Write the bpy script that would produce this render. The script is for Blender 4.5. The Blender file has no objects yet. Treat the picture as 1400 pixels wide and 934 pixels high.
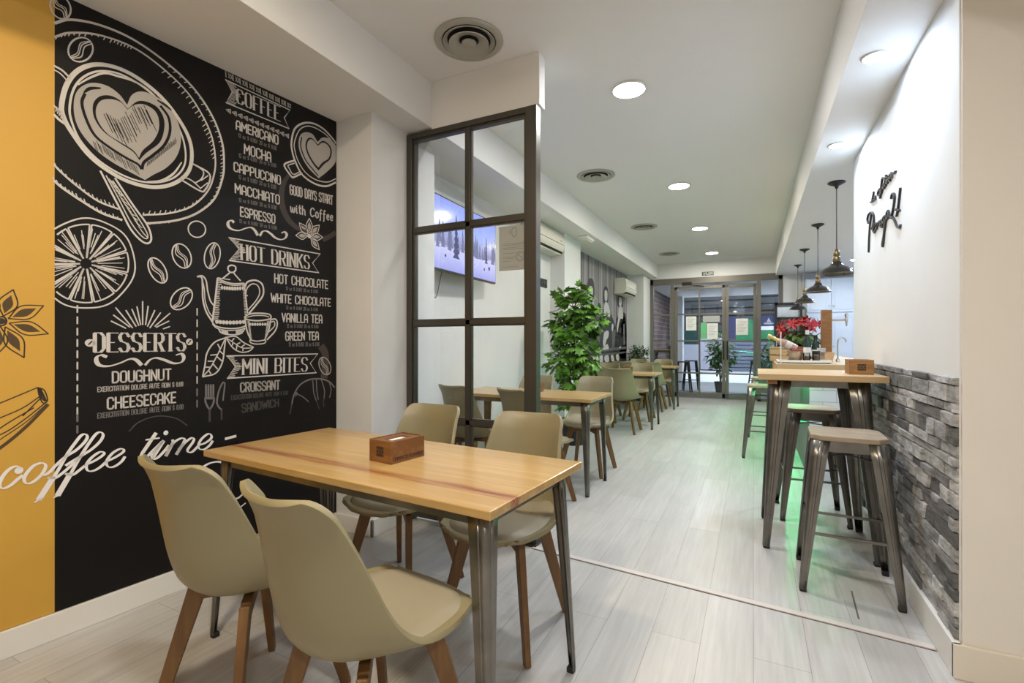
import bpy, bmesh, math, random
from mathutils import Vector, Matrix
R = math.radians
sc = bpy.context.scene
C = sc.collection

# ------------------------------------------------------------------ camera
cd = bpy.data.cameras.new('camera')
cd.sensor_width = 36.0
cd.lens = 660.0 / 1400.0 * 36.0
cd.shift_y = 1.0 / 1400.0
cd.clip_start = 0.02
cam = bpy.data.objects.new('camera', cd)
C.objects.link(cam)
CZ = 1.22
cam.location = (0, 0, CZ)
cam.rotation_euler = (R(90), 0, R(26.57))
sc.camera = cam

# ------------------------------------------------------------------ view, world, lamp strengths
sc.view_settings.view_transform = 'Standard'
sc.view_settings.look = 'None'
sc.view_settings.gamma = 1.0
sc.view_settings.use_curve_mapping = False
sc.view_settings.exposure = 2.27
sc.cycles.use_denoising = True
sc.cycles.max_bounces = 8
sc.cycles.diffuse_bounces = 5
sc.cycles.glossy_bounces = 4
sc.cycles.transparent_max_bounces = 12
sc.cycles.sample_clamp_indirect = 6.0
sc.cycles.caustics_reflective = False
sc.cycles.caustics_refractive = False
w = bpy.data.worlds.new('night_sky')
sc.world = w
w.use_nodes = True
w.node_tree.nodes['Background'].inputs[0].default_value = (0.5, 0.55, 0.7, 1)
w.node_tree.nodes['Background'].inputs[1].default_value = 0.05

L_MAIN, C_MAIN = 60.0, (0.99, 0.985, 0.98)
L_FRONT, C_FRONT = 62.0, (1.0, 0.98, 0.94)
L_WARM, C_WARM = 74.0, (1.0, 0.82, 0.57)
L_COLD, C_COLD = 125.0, (0.62, 0.78, 1.0)
L_STREET, C_STREET = 90.0, (0.82, 0.89, 1.0)

# ------------------------------------------------------------------ photo measurements to places
CA, SA = math.cos(R(26.57)), math.sin(R(26.57))
def ray(u, v):
    r = (u - 700.0) / 660.0
    return CA * r - SA, SA * r + CA, (468.0 - v) / 660.0

# ------------------------------------------------------------------ materials
def mat(name, col, rough=0.6, metal=0.0, noise=0.0, nscale=8.0, bump=0.0, bscale=40.0, coat=0.0, stretch=None, spec=0.5, emit=None, estr=0.0, sheen=0.0):
    m = bpy.data.materials.new(name)
    m.use_nodes = True
    nt = m.node_tree
    b = nt.nodes['Principled BSDF']
    b.inputs['Base Color'].default_value = (*col, 1)
    b.inputs['Roughness'].default_value = rough
    b.inputs['Metallic'].default_value = metal
    b.inputs['Specular IOR Level'].default_value = spec
    b.inputs['Coat Weight'].default_value = coat
    tc = nt.nodes.new('ShaderNodeTexCoord')
    src = tc.outputs['Object']
    if stretch:
        mp = nt.nodes.new('ShaderNodeMapping')
        mp.inputs['Scale'].default_value = stretch
        nt.links.new(src, mp.inputs['Vector'])
        src = mp.outputs['Vector']
    if noise > 0:
        n = nt.nodes.new('ShaderNodeTexNoise')
        n.inputs['Scale'].default_value = nscale
        n.inputs['Detail'].default_value = 5
        nt.links.new(src, n.inputs['Vector'])
        rp = nt.nodes.new('ShaderNodeValToRGB')
        rp.color_ramp.elements[0].position = 0.3
        rp.color_ramp.elements[1].position = 0.7
        rp.color_ramp.elements[0].color = (*[max(0, c * (1 - noise)) for c in col], 1)
        rp.color_ramp.elements[1].color = (*[min(1, c * (1 + noise)) for c in col], 1)
        nt.links.new(n.outputs['Fac'], rp.inputs['Fac'])
        nt.links.new(rp.outputs['Color'], b.inputs['Base Color'])
    if bump > 0:
        n2 = nt.nodes.new('ShaderNodeTexNoise')
        n2.inputs['Scale'].default_value = bscale
        n2.inputs['Detail'].default_value = 4
        nt.links.new(src, n2.inputs['Vector'])
        bp = nt.nodes.new('ShaderNodeBump')
        bp.inputs['Strength'].default_value = bump
        bp.inputs['Distance'].default_value = 0.01
        nt.links.new(n2.outputs['Fac'], bp.inputs['Height'])
        nt.links.new(bp.outputs['Normal'], b.inputs['Normal'])
    if emit:
        b.inputs['Emission Color'].default_value = (*emit, 1)
        b.inputs['Emission Strength'].default_value = estr
    return m

def glass(name, tint=(0.96, 0.97, 0.96), refl=1.0, rough=0.0):
    m = bpy.data.materials.new(name)
    m.use_nodes = True
    nt = m.node_tree
    nt.nodes.clear()
    out = nt.nodes.new('ShaderNodeOutputMaterial')
    tr = nt.nodes.new('ShaderNodeBsdfTransparent')
    tr.inputs['Color'].default_value = (*tint, 1)
    gl = nt.nodes.new('ShaderNodeBsdfGlossy')
    gl.inputs['Roughness'].default_value = rough
    fr = nt.nodes.new('ShaderNodeFresnel')
    fr.inputs['IOR'].default_value = 1.5
    ml = nt.nodes.new('ShaderNodeMath')
    ml.operation = 'MULTIPLY'
    ml.inputs[1].default_value = refl
    mx = nt.nodes.new('ShaderNodeMixShader')
    nt.links.new(fr.outputs[0], ml.inputs[0])
    nt.links.new(ml.outputs[0], mx.inputs[0])
    nt.links.new(tr.outputs[0], mx.inputs[1])
    nt.links.new(gl.outputs[0], mx.inputs[2])
    nt.links.new(mx.outputs[0], out.inputs[0])
    return m

def emitter(name, col, s):
    m = bpy.data.materials.new(name)
    m.use_nodes = True
    nt = m.node_tree
    nt.nodes.clear()
    out = nt.nodes.new('ShaderNodeOutputMaterial')
    e = nt.nodes.new('ShaderNodeEmission')
    e.inputs[0].default_value = (*col, 1)
    e.inputs[1].default_value = s
    nt.links.new(e.outputs[0], out.inputs[0])
    return m

def wood(name, c1, c2, rough=0.45, scale=(1.2, 14, 14), band=None, coat=0.0, stave=None):
    """grain runs along the object's x axis"""
    m = bpy.data.materials.new(name)
    m.use_nodes = True
    nt = m.node_tree
    L = nt.links.new
    b = nt.nodes['Principled BSDF']
    b.inputs['Roughness'].default_value = rough
    b.inputs['Coat Weight'].default_value = coat
    b.inputs['Coat Roughness'].default_value = 0.15
    tc = nt.nodes.new('ShaderNodeTexCoord')
    mp = nt.nodes.new('ShaderNodeMapping')
    mp.inputs['Scale'].default_value = scale
    L(tc.outputs['Object'], mp.inputs['Vector'])
    n = nt.nodes.new('ShaderNodeTexNoise')
    n.inputs['Scale'].default_value = 2.2
    n.inputs['Detail'].default_value = 7
    n.inputs['Distortion'].default_value = 0.7
    L(mp.outputs['Vector'], n.inputs['Vector'])
    wv = nt.nodes.new('ShaderNodeTexNoise')
    wv.inputs['Scale'].default_value = 9.0
    wv.inputs['Detail'].default_value = 3
    L(mp.outputs['Vector'], wv.inputs['Vector'])
    ad = nt.nodes.new('ShaderNodeMath'); ad.operation = 'MULTIPLY_ADD'
    ad.inputs[1].default_value = 0.05
    L(wv.outputs['Fac'], ad.inputs[0]); L(n.outputs['Fac'], ad.inputs[2])
    rp = nt.nodes.new('ShaderNodeValToRGB')
    rp.color_ramp.elements[0].position = 0.5
    rp.color_ramp.elements[1].position = 0.85
    rp.color_ramp.elements[0].color = (*c2, 1)
    rp.color_ramp.elements[1].color = (*c1, 1)
    L(ad.outputs[0], rp.inputs['Fac'])
    col = rp.outputs['Color']
    if stave:
        sep = nt.nodes.new('ShaderNodeSeparateXYZ'); L(tc.outputs['Object'], sep.inputs[0])
        dv = nt.nodes.new('ShaderNodeMath'); dv.operation = 'DIVIDE'; dv.inputs[1].default_value = stave
        L(sep.outputs['Y'], dv.inputs[0])
        fl = nt.nodes.new('ShaderNodeMath'); fl.operation = 'FLOOR'; L(dv.outputs[0], fl.inputs[0])
        wn = nt.nodes.new('ShaderNodeTexWhiteNoise'); wn.noise_dimensions = '1D'; L(fl.outputs[0], wn.inputs['W'])
        mr = nt.nodes.new('ShaderNodeMapRange'); mr.inputs['To Min'].default_value = 0.88; mr.inputs['To Max'].default_value = 1.10
        L(wn.outputs['Value'], mr.inputs['Value'])
        vm = nt.nodes.new('ShaderNodeVectorMath'); vm.operation = 'SCALE'
        L(col, vm.inputs[0]); L(mr.outputs[0], vm.inputs['Scale'])
        col = vm.outputs[0]
    if band:   # a reddish heartwood streak in the board: (y0, halfwidth, colour)
        y0, hw, bc = band
        sep = nt.nodes.new('ShaderNodeSeparateXYZ'); L(tc.outputs['Object'], sep.inputs[0])
        nb = nt.nodes.new('ShaderNodeTexNoise'); nb.inputs['Scale'].default_value = 3.0; nb.inputs['Detail'].default_value = 3
        mb = nt.nodes.new('ShaderNodeMapping'); mb.inputs['Scale'].default_value = (0.9, 0.4, 0.4)
        L(tc.outputs['Object'], mb.inputs['Vector']); L(mb.outputs['Vector'], nb.inputs['Vector'])
        o = nt.nodes.new('ShaderNodeMath'); o.operation = 'MULTIPLY_ADD'; o.inputs[1].default_value = 0.05
        L(nb.outputs['Fac'], o.inputs[0]); L(sep.outputs['Y'], o.inputs[2])
        s2 = nt.nodes.new('ShaderNodeMath'); s2.operation = 'SUBTRACT'; s2.inputs[1].default_value = y0 + 0.025
        L(o.outputs[0], s2.inputs[0])
        a2 = nt.nodes.new('ShaderNodeMath'); a2.operation = 'ABSOLUTE'; L(s2.outputs[0], a2.inputs[0])
        mr2 = nt.nodes.new('ShaderNodeMapRange'); mr2.inputs['From Min'].default_value = hw * 0.4; mr2.inputs['From Max'].default_value = hw
        mr2.inputs['To Min'].default_value = 1.0; mr2.inputs['To Max'].default_value = 0.0
        L(a2.outputs[0], mr2.inputs['Value'])
        mp3 = nt.nodes.new('ShaderNodeMapping'); mp3.inputs['Scale'].default_value = (1.3, 110, 110)
        L(tc.outputs['Object'], mp3.inputs['Vector'])
        n3 = nt.nodes.new('ShaderNodeTexNoise'); n3.inputs['Scale'].default_value = 1.6; L(mp3.outputs['Vector'], n3.inputs['Vector'])
        r3 = nt.nodes.new('ShaderNodeMapRange'); r3.inputs['From Min'].default_value = 0.35; r3.inputs['From Max'].default_value = 0.62
        L(n3.outputs['Fac'], r3.inputs['Value'])
        m3 = nt.nodes.new('ShaderNodeMath'); m3.operation = 'MULTIPLY'; L(mr2.outputs[0], m3.inputs[0]); L(r3.outputs[0], m3.inputs[1])
        mx = nt.nodes.new('ShaderNodeMix'); mx.data_type = 'RGBA'
        L(m3.outputs[0], mx.inputs['Factor']); L(col, mx.inputs['A'])
        mx.inputs['B'].default_value = (*bc, 1)
        col = mx.outputs['Result']
    L(col, b.inputs['Base Color'])
    return m

M = {}
M['wall'] = mat('white_wall_paint', (0.75, 0.75, 0.745), 0.85, noise=0.02, nscale=3, bump=0.05, bscale=120)
M['ceiling'] = mat('white_ceiling_paint', (0.80, 0.79, 0.775), 0.9, bump=0.03, bscale=90)
M['jamb'] = mat('cream_wall_paint', (0.72, 0.685, 0.63), 0.85, noise=0.02, nscale=3, bump=0.05, bscale=120)
M['base'] = mat('white_skirting', (0.78, 0.76, 0.73), 0.45)
M['black_vinyl'] = mat('black_mural_print', (0.0085, 0.0074, 0.0074), 0.45, spec=0.22)
M['yellow'] = mat('mustard_wall_print', (0.61, 0.345, 0.050), 0.55, noise=0.03, nscale=2)
M['chalk'] = mat('chalk_white_print', (0.60, 0.57, 0.54), 0.6)
M['chalk_soft'] = mat('chalk_grey_print', (0.40, 0.375, 0.35), 0.6)
M['chalk_dim'] = mat('faded_grey_print', (0.17, 0.16, 0.155), 0.6)
M['chalk_faint'] = mat('very_faded_grey_print', (0.062, 0.055, 0.05), 0.6)
M['brown_ink'] = mat('coffee_stain_print', (0.048, 0.036, 0.031), 0.6)
M['ink'] = mat('black_ink_print', (0.03, 0.02, 0.012), 0.6)
M['ink_soft'] = mat('brown_ink_print', (0.075, 0.043, 0.013), 0.6)
M['white_vinyl'] = mat('white_vinyl_lettering', (0.82, 0.78, 0.76), 0.5)
M['shell'] = mat('taupe_plastic', (0.262, 0.224, 0.125), 0.42, bump=0.02, bscale=300)
M['pad'] = mat('taupe_leatherette', (0.325, 0.288, 0.205), 0.48, bump=0.05, bscale=200)
M['legwood'] = wood('brown_stained_beech', (0.245, 0.122, 0.036), (0.155, 0.072, 0.02), 0.45, scale=(14, 14, 1.5))
M['oak'] = wood('honey_oak_board', (0.64, 0.46, 0.24), (0.52, 0.34, 0.145), 0.33, scale=(1.2, 16, 16), stave=0.13, coat=0.25)
M['oak_front'] = wood('honey_oak_board_with_red_streak', (0.64, 0.445, 0.21), (0.51, 0.32, 0.12), 0.28, scale=(1.2, 16, 16), band=(-0.18, 0.034, (0.24, 0.055, 0.015)), stave=0.19, coat=0.3)
M['seatwood'] = wood('weathered_oak_seat', (0.46, 0.375, 0.275), (0.33, 0.255, 0.175), 0.5, scale=(1.2, 12, 12))
M['barwood'] = wood('pale_oak_bar_top', (0.66, 0.47, 0.26), (0.55, 0.37, 0.18), 0.4, scale=(1.2, 12, 12), stave=0.12)
M['boxwood'] = wood('walnut_brown_box_wood', (0.26, 0.115, 0.036), (0.165, 0.068, 0.02), 0.45, scale=(3, 20, 20))
M['boxwood_light'] = wood('acacia_box_wood', (0.42, 0.22, 0.08), (0.28, 0.13, 0.04), 0.45, scale=(3, 20, 20))
M['gun'] = mat('gunmetal_lacquered_steel', (0.20, 0.188, 0.168), 0.30, 0.9, noise=0.2, nscale=9, bump=0.02, bscale=60)
M['frame'] = mat('dark_bronze_frame_paint', (0.080, 0.074, 0.064), 0.38, 0.5)
M['door_frame'] = mat('taupe_door_frame_paint', (0.175, 0.162, 0.138), 0.45, 0.4)
M['black'] = mat('black_plastic', (0.012, 0.012, 0.012), 0.4)
M['rubber'] = mat('black_rubber', (0.015, 0.014, 0.013), 0.7)
M['gloss_black'] = mat('glossy_black_enamel', (0.012, 0.011, 0.010), 0.12, coat=0.6)
M['white_plastic'] = mat('white_plastic', (0.76, 0.75, 0.71), 0.35)
M['ac_body'] = mat('ivory_plastic', (0.68, 0.66, 0.57), 0.38)
M['vent_metal'] = mat('grey_lacquered_aluminium', (0.43, 0.42, 0.37), 0.38, 0.25)
M['dark'] = mat('dark_cavity', (0.01, 0.01, 0.01), 0.9)
M['steel'] = mat('brushed_steel', (0.62, 0.60, 0.57), 0.25, 1.0)
M['copper'] = mat('hammered_copper_tone', (0.68, 0.50, 0.34), 0.28, 0.75, bump=0.1, bscale=60)
M['glass'] = glass('clear_glass', (0.985, 0.99, 0.985), 0.7)
M['door_glass'] = glass('door_glass', (0.90, 0.93, 0.95), 1.0)
M['jar_glass'] = glass('jar_glass', (0.85, 0.87, 0.86), 1.2)
M['paper'] = mat('white_paper', (0.80, 0.79, 0.76), 0.7)
M['lamp'] = emitter('warm_white_led_diffuser', C_MAIN, L_MAIN)
M['lamp_far'] = emitter('soft_warm_led_diffuser', (1.0, 0.93, 0.80), L_MAIN)
M['lamp_front'] = emitter('warm_led_diffuser', C_FRONT, L_FRONT)
M['lamp_warm'] = emitter('amber_led_diffuser', C_WARM, L_WARM)
M['lamp_cold'] = emitter('cold_white_led_diffuser', C_COLD, L_COLD)
M['lamp_bar'] = emitter('cold_bar_led_diffuser', C_COLD, 120.0)
M['lamp_street'] = emitter('street_led_diffuser', C_STREET, L_STREET)
M['led_green'] = emitter('green_led_strip', (0.02, 1.0, 0.32), 15.0)
M['leaf'] = mat('ivy_leaf', (0.105, 0.25, 0.03), 0.42, noise=0.6, nscale=7)
M['leaf_dark'] = mat('dark_leaf', (0.025, 0.075, 0.02), 0.5, noise=0.4, nscale=9)
M['bark'] = mat('brown_bark', (0.10, 0.06, 0.035), 0.8, noise=0.3, nscale=20)
M['soil'] = mat('dark_soil', (0.03, 0.02, 0.012), 0.95, noise=0.4, nscale=60)
M['green_paint'] = mat('green_shutter_paint', (0.015, 0.20, 0.075), 0.5)

# ------------------------------------------------------------------ mesh helpers
class MB:
    def __init__(s):
        s.v, s.f = [], []
    def add(s, vs, fs):
        k = len(s.v)
        s.v += [tuple(p) for p in vs]
        s.f += [tuple(i + k for i in f) for f in fs]
    def box(s, lo, hi, mtx=None):
        x0, y0, z0 = lo; x1, y1, z1 = hi
        vs = [(x0, y0, z0), (x1, y0, z0), (x1, y1, z0), (x0, y1, z0), (x0, y0, z1), (x1, y0, z1), (x1, y1, z1), (x0, y1, z1)]
        if mtx is not None:
            vs = [tuple(mtx @ Vector(p)) for p in vs]
        s.add(vs, [(0, 3, 2, 1), (4, 5, 6, 7), (0, 1, 5, 4), (1, 2, 6, 5), (2, 3, 7, 6), (3, 0, 4, 7)])
        return s
    def cbox(s, c, d, mtx=None):
        return s.box([c[i] - d[i] / 2 for i in range(3)], [c[i] + d[i] / 2 for i in range(3)], mtx)
    def bar(s, p0, p1, a0, b0, a1=None, b1=None, up=(0, 0, 1)):
        """rectangular bar p0..p1, width a across, b along `up`"""
        a1 = a0 if a1 is None else a1
        b1 = b0 if b1 is None else b1
        p0, p1 = Vector(p0), Vector(p1)
        d = (p1 - p0).normalized()
        x = d.cross(Vector(up))
        if x.length < 1e-5:
            x = d.cross(Vector((1, 0, 0)))
        x.normalize()
        y = x.cross(d).normalized()
        vs = []
        for p, a, b in ((p0, a0, b0), (p1, a1, b1)):
            for sx, sy in ((-1, -1), (1, -1), (1, 1), (-1, 1)):
                vs.append(p + x * (sx * a / 2) + y * (sy * b / 2))
        s.add(vs, [(0, 1, 2, 3), (7, 6, 5, 4), (0, 4, 5, 1), (1, 5, 6, 2), (2, 6, 7, 3), (3, 7, 4, 0)])
        return s
    def tube(s, pts, r, n=8, cap=True):
        pts = [Vector(p) for p in pts]
        rs = r if isinstance(r, (list, tuple)) else [r] * len(pts)
        rings = []
        ref = None
        for i, p in enumerate(pts):
            d = (pts[min(i + 1, len(pts) - 1)] - pts[max(i - 1, 0)]).normalized()
            if ref is None:
                ref = d.cross(Vector((0, 0, 1)))
                if ref.length < 1e-3:
                    ref = Vector((1, 0, 0))
            x = (ref - d * ref.dot(d)).normalized()
            ref = x
            y = d.cross(x)
            rings.append([p + (x * math.cos(2 * math.pi * k / n) + y * math.sin(2 * math.pi * k / n)) * rs[i] for k in range(n)])
        vs = [q for ring in rings for q in ring]
        fs = []
        for i in range(len(pts) - 1):
            for k in range(n):
                k2 = (k + 1) % n
                fs.append((i * n + k, i * n + k2, (i + 1) * n + k2, (i + 1) * n + k))
        if cap:
            fs.append(tuple(range(n - 1, -1, -1)))
            fs.append(tuple((len(pts) - 1) * n + k for k in range(n)))
        s.add(vs, fs)
        return s
    def lathe(s, prof, n=24, c=(0, 0, 0), close=False):
        vs, fs = [], []
        for r, z in prof:
            for k in range(n):
                a = 2 * math.pi * k / n
                vs.append((c[0] + r * math.cos(a), c[1] + r * math.sin(a), c[2] + z))
        for i in range(len(prof) - 1):
            for k in range(n):
                k2 = (k + 1) % n
                fs.append((i * n + k, i * n + k2, (i + 1) * n + k2, (i + 1) * n + k))
        s.add(vs, fs)
        if close:
            for i in (0, len(prof) - 1):
                if prof[i][0] > 1e-4:
                    ring = [tuple((c[0] + prof[i][0] * math.cos(2 * math.pi * k / n), c[1] + prof[i][0] * math.sin(2 * math.pi * k / n), c[2] + prof[i][1])) for k in range(n)]
                    s.add(ring, [tuple(range(n))])
        return s
    def prism(s, poly, z0, z1):
        n = len(poly)
        s.add([(x, y, z0) for x, y in poly] + [(x, y, z1) for x, y in poly],
              [tuple(range(n - 1, -1, -1)), tuple(range(n, 2 * n))] + [(i, (i + 1) % n, n + (i + 1) % n, n + i) for i in range(n)])
        return s
    def build(s, name, m, parent=None, smooth=None, bevel=0.0, solid=0.0, loc=None, rz=0.0, sub=0, seg=2):
        me = bpy.data.meshes.new(name)
        me.from_pydata(s.v, [], s.f)
        me.update()
        bm = bmesh.new(); bm.from_mesh(me)
        if smooth is not None or bevel or solid:
            bmesh.ops.remove_doubles(bm, verts=bm.verts, dist=1e-5)
        bmesh.ops.recalc_face_normals(bm, faces=bm.faces)
        bm.to_mesh(me); bm.free()
        if smooth is not None:
            for p in me.polygons:
                p.use_smooth = True
            me.set_sharp_from_angle(angle=R(smooth))
        me.materials.append(m)
        o = bpy.data.objects.new(name, me)
        C.objects.link(o)
        if parent is not None:
            o.parent = parent
        if loc is not None:
            o.location = loc
        o.rotation_euler.z = rz
        if solid:
            md = o.modifiers.new('thickness', 'SOLIDIFY'); md.thickness = solid; md.offset = 0
        if sub:
            md = o.modifiers.new('round', 'SUBSURF'); md.levels = sub; md.render_levels = sub
        if bevel:
            md = o.modifiers.new('bevel', 'BEVEL'); md.width = bevel; md.segments = seg; md.limit_method = 'ANGLE'
        return o

def tag(o, label=None, cat=None, group=None, kind=None):
    if label: o['label'] = label
    if cat: o['category'] = cat
    if group: o['group'] = group
    if kind: o['kind'] = kind
    return o
def empty(name, loc=(0, 0, 0), rz=0.0):
    o = bpy.data.objects.new(name, None)
    o.empty_display_size = 0.1
    C.objects.link(o)
    o.location = loc
    o.rotation_euler.z = rz
    return o
def copy_tree(o, parent=None):
    kids = list(o.children)
    c = o.copy(); C.objects.link(c)
    if parent is not None:
        c.parent = parent
    for k in kids:
        copy_tree(k, c)
    return c
def struct(name, mb, m, **kw):
    return tag(mb.build(name, m, **kw), kind='structure')

def spline(pts, closed=False, n=8):
    """Catmull-Rom through 2-D or 3-D points"""
    P = [Vector(p) for p in pts]
    out = []
    N = len(P)
    segs = N if closed else N - 1
    for i in range(segs):
        if closed:
            a, b, c, d = P[(i - 1) % N], P[i], P[(i + 1) % N], P[(i + 2) % N]
        else:
            b, c = P[i], P[i + 1]
            a = P[i - 1] if i > 0 else b * 2 - c
            d = P[i + 2] if i + 2 < N else c * 2 - b
        for k in range(n):
            t = k / n
            out.append(0.5 * ((2 * b) + (c - a) * t + (2 * a - 5 * b + 4 * c - d) * t * t + (3 * b - a - 3 * c + d) * t ** 3))
    if not closed:
        out.append(P[-1])
    return out

# flat drawing on a local x/z plane facing -y
class Ink:
    def __init__(s, depth=-0.0015):
        s.mb = MB(); s.d = depth
    def strip(s, pts, w, closed=False, nib=None, taper=False):
        """w in metres, or nib=(thin, thick, angle)"""
        P = [Vector((p[0], p[1])) for p in pts]
        N = len(P)
        if N < 2: return s
        vs = []
        for i in range(N):
            if closed:
                d = P[(i + 1) % N] - P[i - 1]
            else:
                d = P[min(i + 1, N - 1)] - P[max(i - 1, 0)]
            if d.length < 1e-9: d = Vector((1, 0))
            d.normalize()
            n = Vector((-d.y, d.x))
            ww = w
            if nib:
                ang = math.atan2(d.y, d.x)
                ww = nib[0] + (nib[1] - nib[0]) * abs(math.sin(ang - nib[2])) ** 1.6
            if taper and not closed:
                t = i / (N - 1)
                ww *= 0.35 + 0.65 * math.sin(math.pi * min(max(t, 0.04), 0.96)) ** 0.7
            a, b = P[i] + n * ww / 2, P[i] - n * ww / 2
            vs += [(a.x, s.d, a.y), (b.x, s.d, b.y)]
        fs = [(2 * i, 2 * i + 1, 2 * i + 3, 2 * i + 2) for i in range(N - 1)]
        if closed:
            fs.append((2 * N - 2, 2 * N - 1, 1, 0))
        s.mb.add(vs, fs)
        return s
    def poly(s, pts):
        s.mb.add([(p[0], s.d, p[1]) for p in pts], [tuple(range(len(pts)))])
        return s
    def fill(s, pts):
        """closed outline, possibly concave"""
        from mathutils.geometry import tessellate_polygon
        V = [Vector((p[0], p[1], 0)) for p in pts]
        tris = tessellate_polygon([V])
        s.mb.add([(p[0], s.d, p[1]) for p in pts], [tuple(t) for t in tris])
        return s
    def disc(s, c, r, n=10, ry=None):
        ry = ry or r
        return s.poly([(c[0] + r * math.cos(2 * math.pi * k / n), c[1] + ry * math.sin(2 * math.pi * k / n)) for k in range(n)])
    def seg(s, a, b, w, disc=True):
        a, b = Vector(a[:2]), Vector(b[:2])
        d = b - a
        if d.length < 1e-9: return s
        n = Vector((-d.y, d.x)).normalized() * w / 2
        s.poly([a + n, b + n, b - n, a - n])
        if disc:
            s.disc(a, w / 2, 8); s.disc(b, w / 2, 8)
        return s
    def build(s, name, m, parent, solid=0.0):
        me = bpy.data.meshes.new(name)
        me.from_pydata(s.mb.v, [], s.mb.f)
        me.update()
        bm = bmesh.new(); bm.from_mesh(me)
        for f in bm.faces:       # all faces look out of the wall (-y)
            f.normal_update()
            if f.normal.y > 0: f.normal_flip()
        bm.to_mesh(me); bm.free()
        me.materials.append(m)
        o = bpy.data.objects.new(name, me)
        C.objects.link(o); o.parent = parent
        if solid:
            md = o.modifiers.new('thickness', 'SOLIDIFY'); md.thickness = solid; md.offset = 1
        return o

# stroke alphabet, each letter on a grid 4 wide and 8 high
G = {
 'A': (4, ['0,0 0,6 1,8 3,8 4,6 4,0', '0,3 4,3']), 'B': (4, ['0,0 0,8 3,8 4,7 4,5 3,4 0,4', '3,4 4,3 4,1 3,0 0,0']),
 'C': (4, ['4,6 4,7 3,8 1,8 0,7 0,1 1,0 3,0 4,1 4,2']), 'D': (4, ['0,0 0,8 2.6,8 4,6.6 4,1.4 2.6,0 0,0']),
 'E': (3.4, ['3.4,8 0,8 0,0 3.4,0', '0,4 2.8,4']), 'F': (3.4, ['3.4,8 0,8 0,0', '0,4 2.8,4']),
 'G': (4, ['4,6.4 4,7 3,8 1,8 0,7 0,1 1,0 3,0 4,1 4,4 2.4,4']), 'H': (4, ['0,0 0,8', '4,0 4,8', '0,4 4,4']),
 'I': (0.2, ['0.1,0 0.1,8']), 'J': (3, ['3,8 3,1 2,0 1,0 0,1 0,2']), 'K': (4, ['0,0 0,8', '4,8 0.4,3.6', '1.4,4.8 4,0']),
 'L': (3.2, ['0,8 0,0 3.2,0']), 'M': (5, ['0,0 0,8 2.5,3 5,8 5,0']), 'N': (4, ['0,0 0,8 4,0 4,8']),
 'O': (4, ['1,0 0,1 0,7 1,8 3,8 4,7 4,1 3,0 1,0']), 'P': (4, ['0,0 0,8 3,8 4,7 4,4.6 3,3.6 0,3.6']),
 'Q': (4, ['1,0 0,1 0,7 1,8 3,8 4,7 4,1 3,0 1,0', '2.4,2 4,-0.6']), 'R': (4, ['0,0 0,8 3,8 4,7 4,4.8 3,3.8 0,3.8', '2,3.8 4,0']),
 'S': (4, ['4,6.4 4,7 3,8 1,8 0,7 0,5.4 0.8,4.4 3.2,3.6 4,2.6 4,1 3,0 1,0 0,1 0,1.6']), 'T': (4, ['0,8 4,8', '2,8 2,0']),
 'U': (4, ['0,8 0,1 1,0 3,0 4,1 4,8']), 'V': (4.2, ['0,8 2.1,0 4.2,8']), 'W': (6, ['0,8 1.4,0 3,6 4.6,0 6,8']),
 'X': (4, ['0,0 4,8', '0,8 4,0']), 'Y': (4, ['0,8 2,4 4,8', '2,4 2,0']), 'Z': (4, ['0,8 4,8 0,0 4,0']),
 '0': (3, ['1,0 0,1 0,7 1,8 2,8 3,7 3,1 2,0 1,0']), '1': (1.4, ['0,6.4 1.4,8 1.4,0']), '2': (3, ['0,6.5 0,7 1,8 2,8 3,7 3,5 0,0 3,0']),
 '$': (3.4, ['3.4,6.4 2.6,7.4 0.8,7.4 0,6.4 0,5 3.4,3 3.4,1.6 2.6,0.6 0.8,0.6 0,1.6', '1.7,8.4 1.7,-0.4']),
 '/': (2.4, ['0,0 2.4,8']), '.': (0.3, ['0.1,0 0.2,0.3']), '-': (2.4, ['0,4 2.4,4']), '&': (4, ['4,0 0.6,6 0.8,7.4 2,8 3,7 2.8,5.6 0.4,3 0.2,1 1.4,0 3,0.6 4,3']),
 'z': (2.4, ['0,5 2.4,5 0,0 2.4,0']), 'o': (2.8, ['0.8,0 0,1 0,4 0.8,5 2,5 2.8,4 2.8,1 2,0 0.8,0']),
 'w': (4.4, ['0,5 0.4,0.6 1,0 1.8,0.8 2.2,4.4', '2.2,4 2.6,0.6 3.2,0 4,1 4.4,5']), 'i': (0.8, ['0,5 0,1 0.5,0 0.8,0.6', '0,6.6 0.1,6.9']),
 't': (2, ['0.8,8 0.8,1 1.4,0 2,0.8', '0,5.6 2,5.6']), 'h': (3, ['0,0 0,8', '0,3.6 1,5 2,5 2.6,4 2.6,0.8 3,0']),
 'f': (2.4, ['2.4,7.6 1.6,8.2 0.9,7 0.7,-1.6 0.3,-2', '0,4.6 2,4.6']), 'e': (2.6, ['0,2.4 2.6,3 2.4,4.6 1.4,5 0.4,4.2 0,2.4 0.4,0.6 1.4,0 2.6,1']),
 'c': (4.2, ['4.2,6.6 3.4,8 1.6,7.8 0.4,6 0,3 0.8,0.6 2.2,0 4.2,1.4']), ' ': (2.2, []),
}
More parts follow.
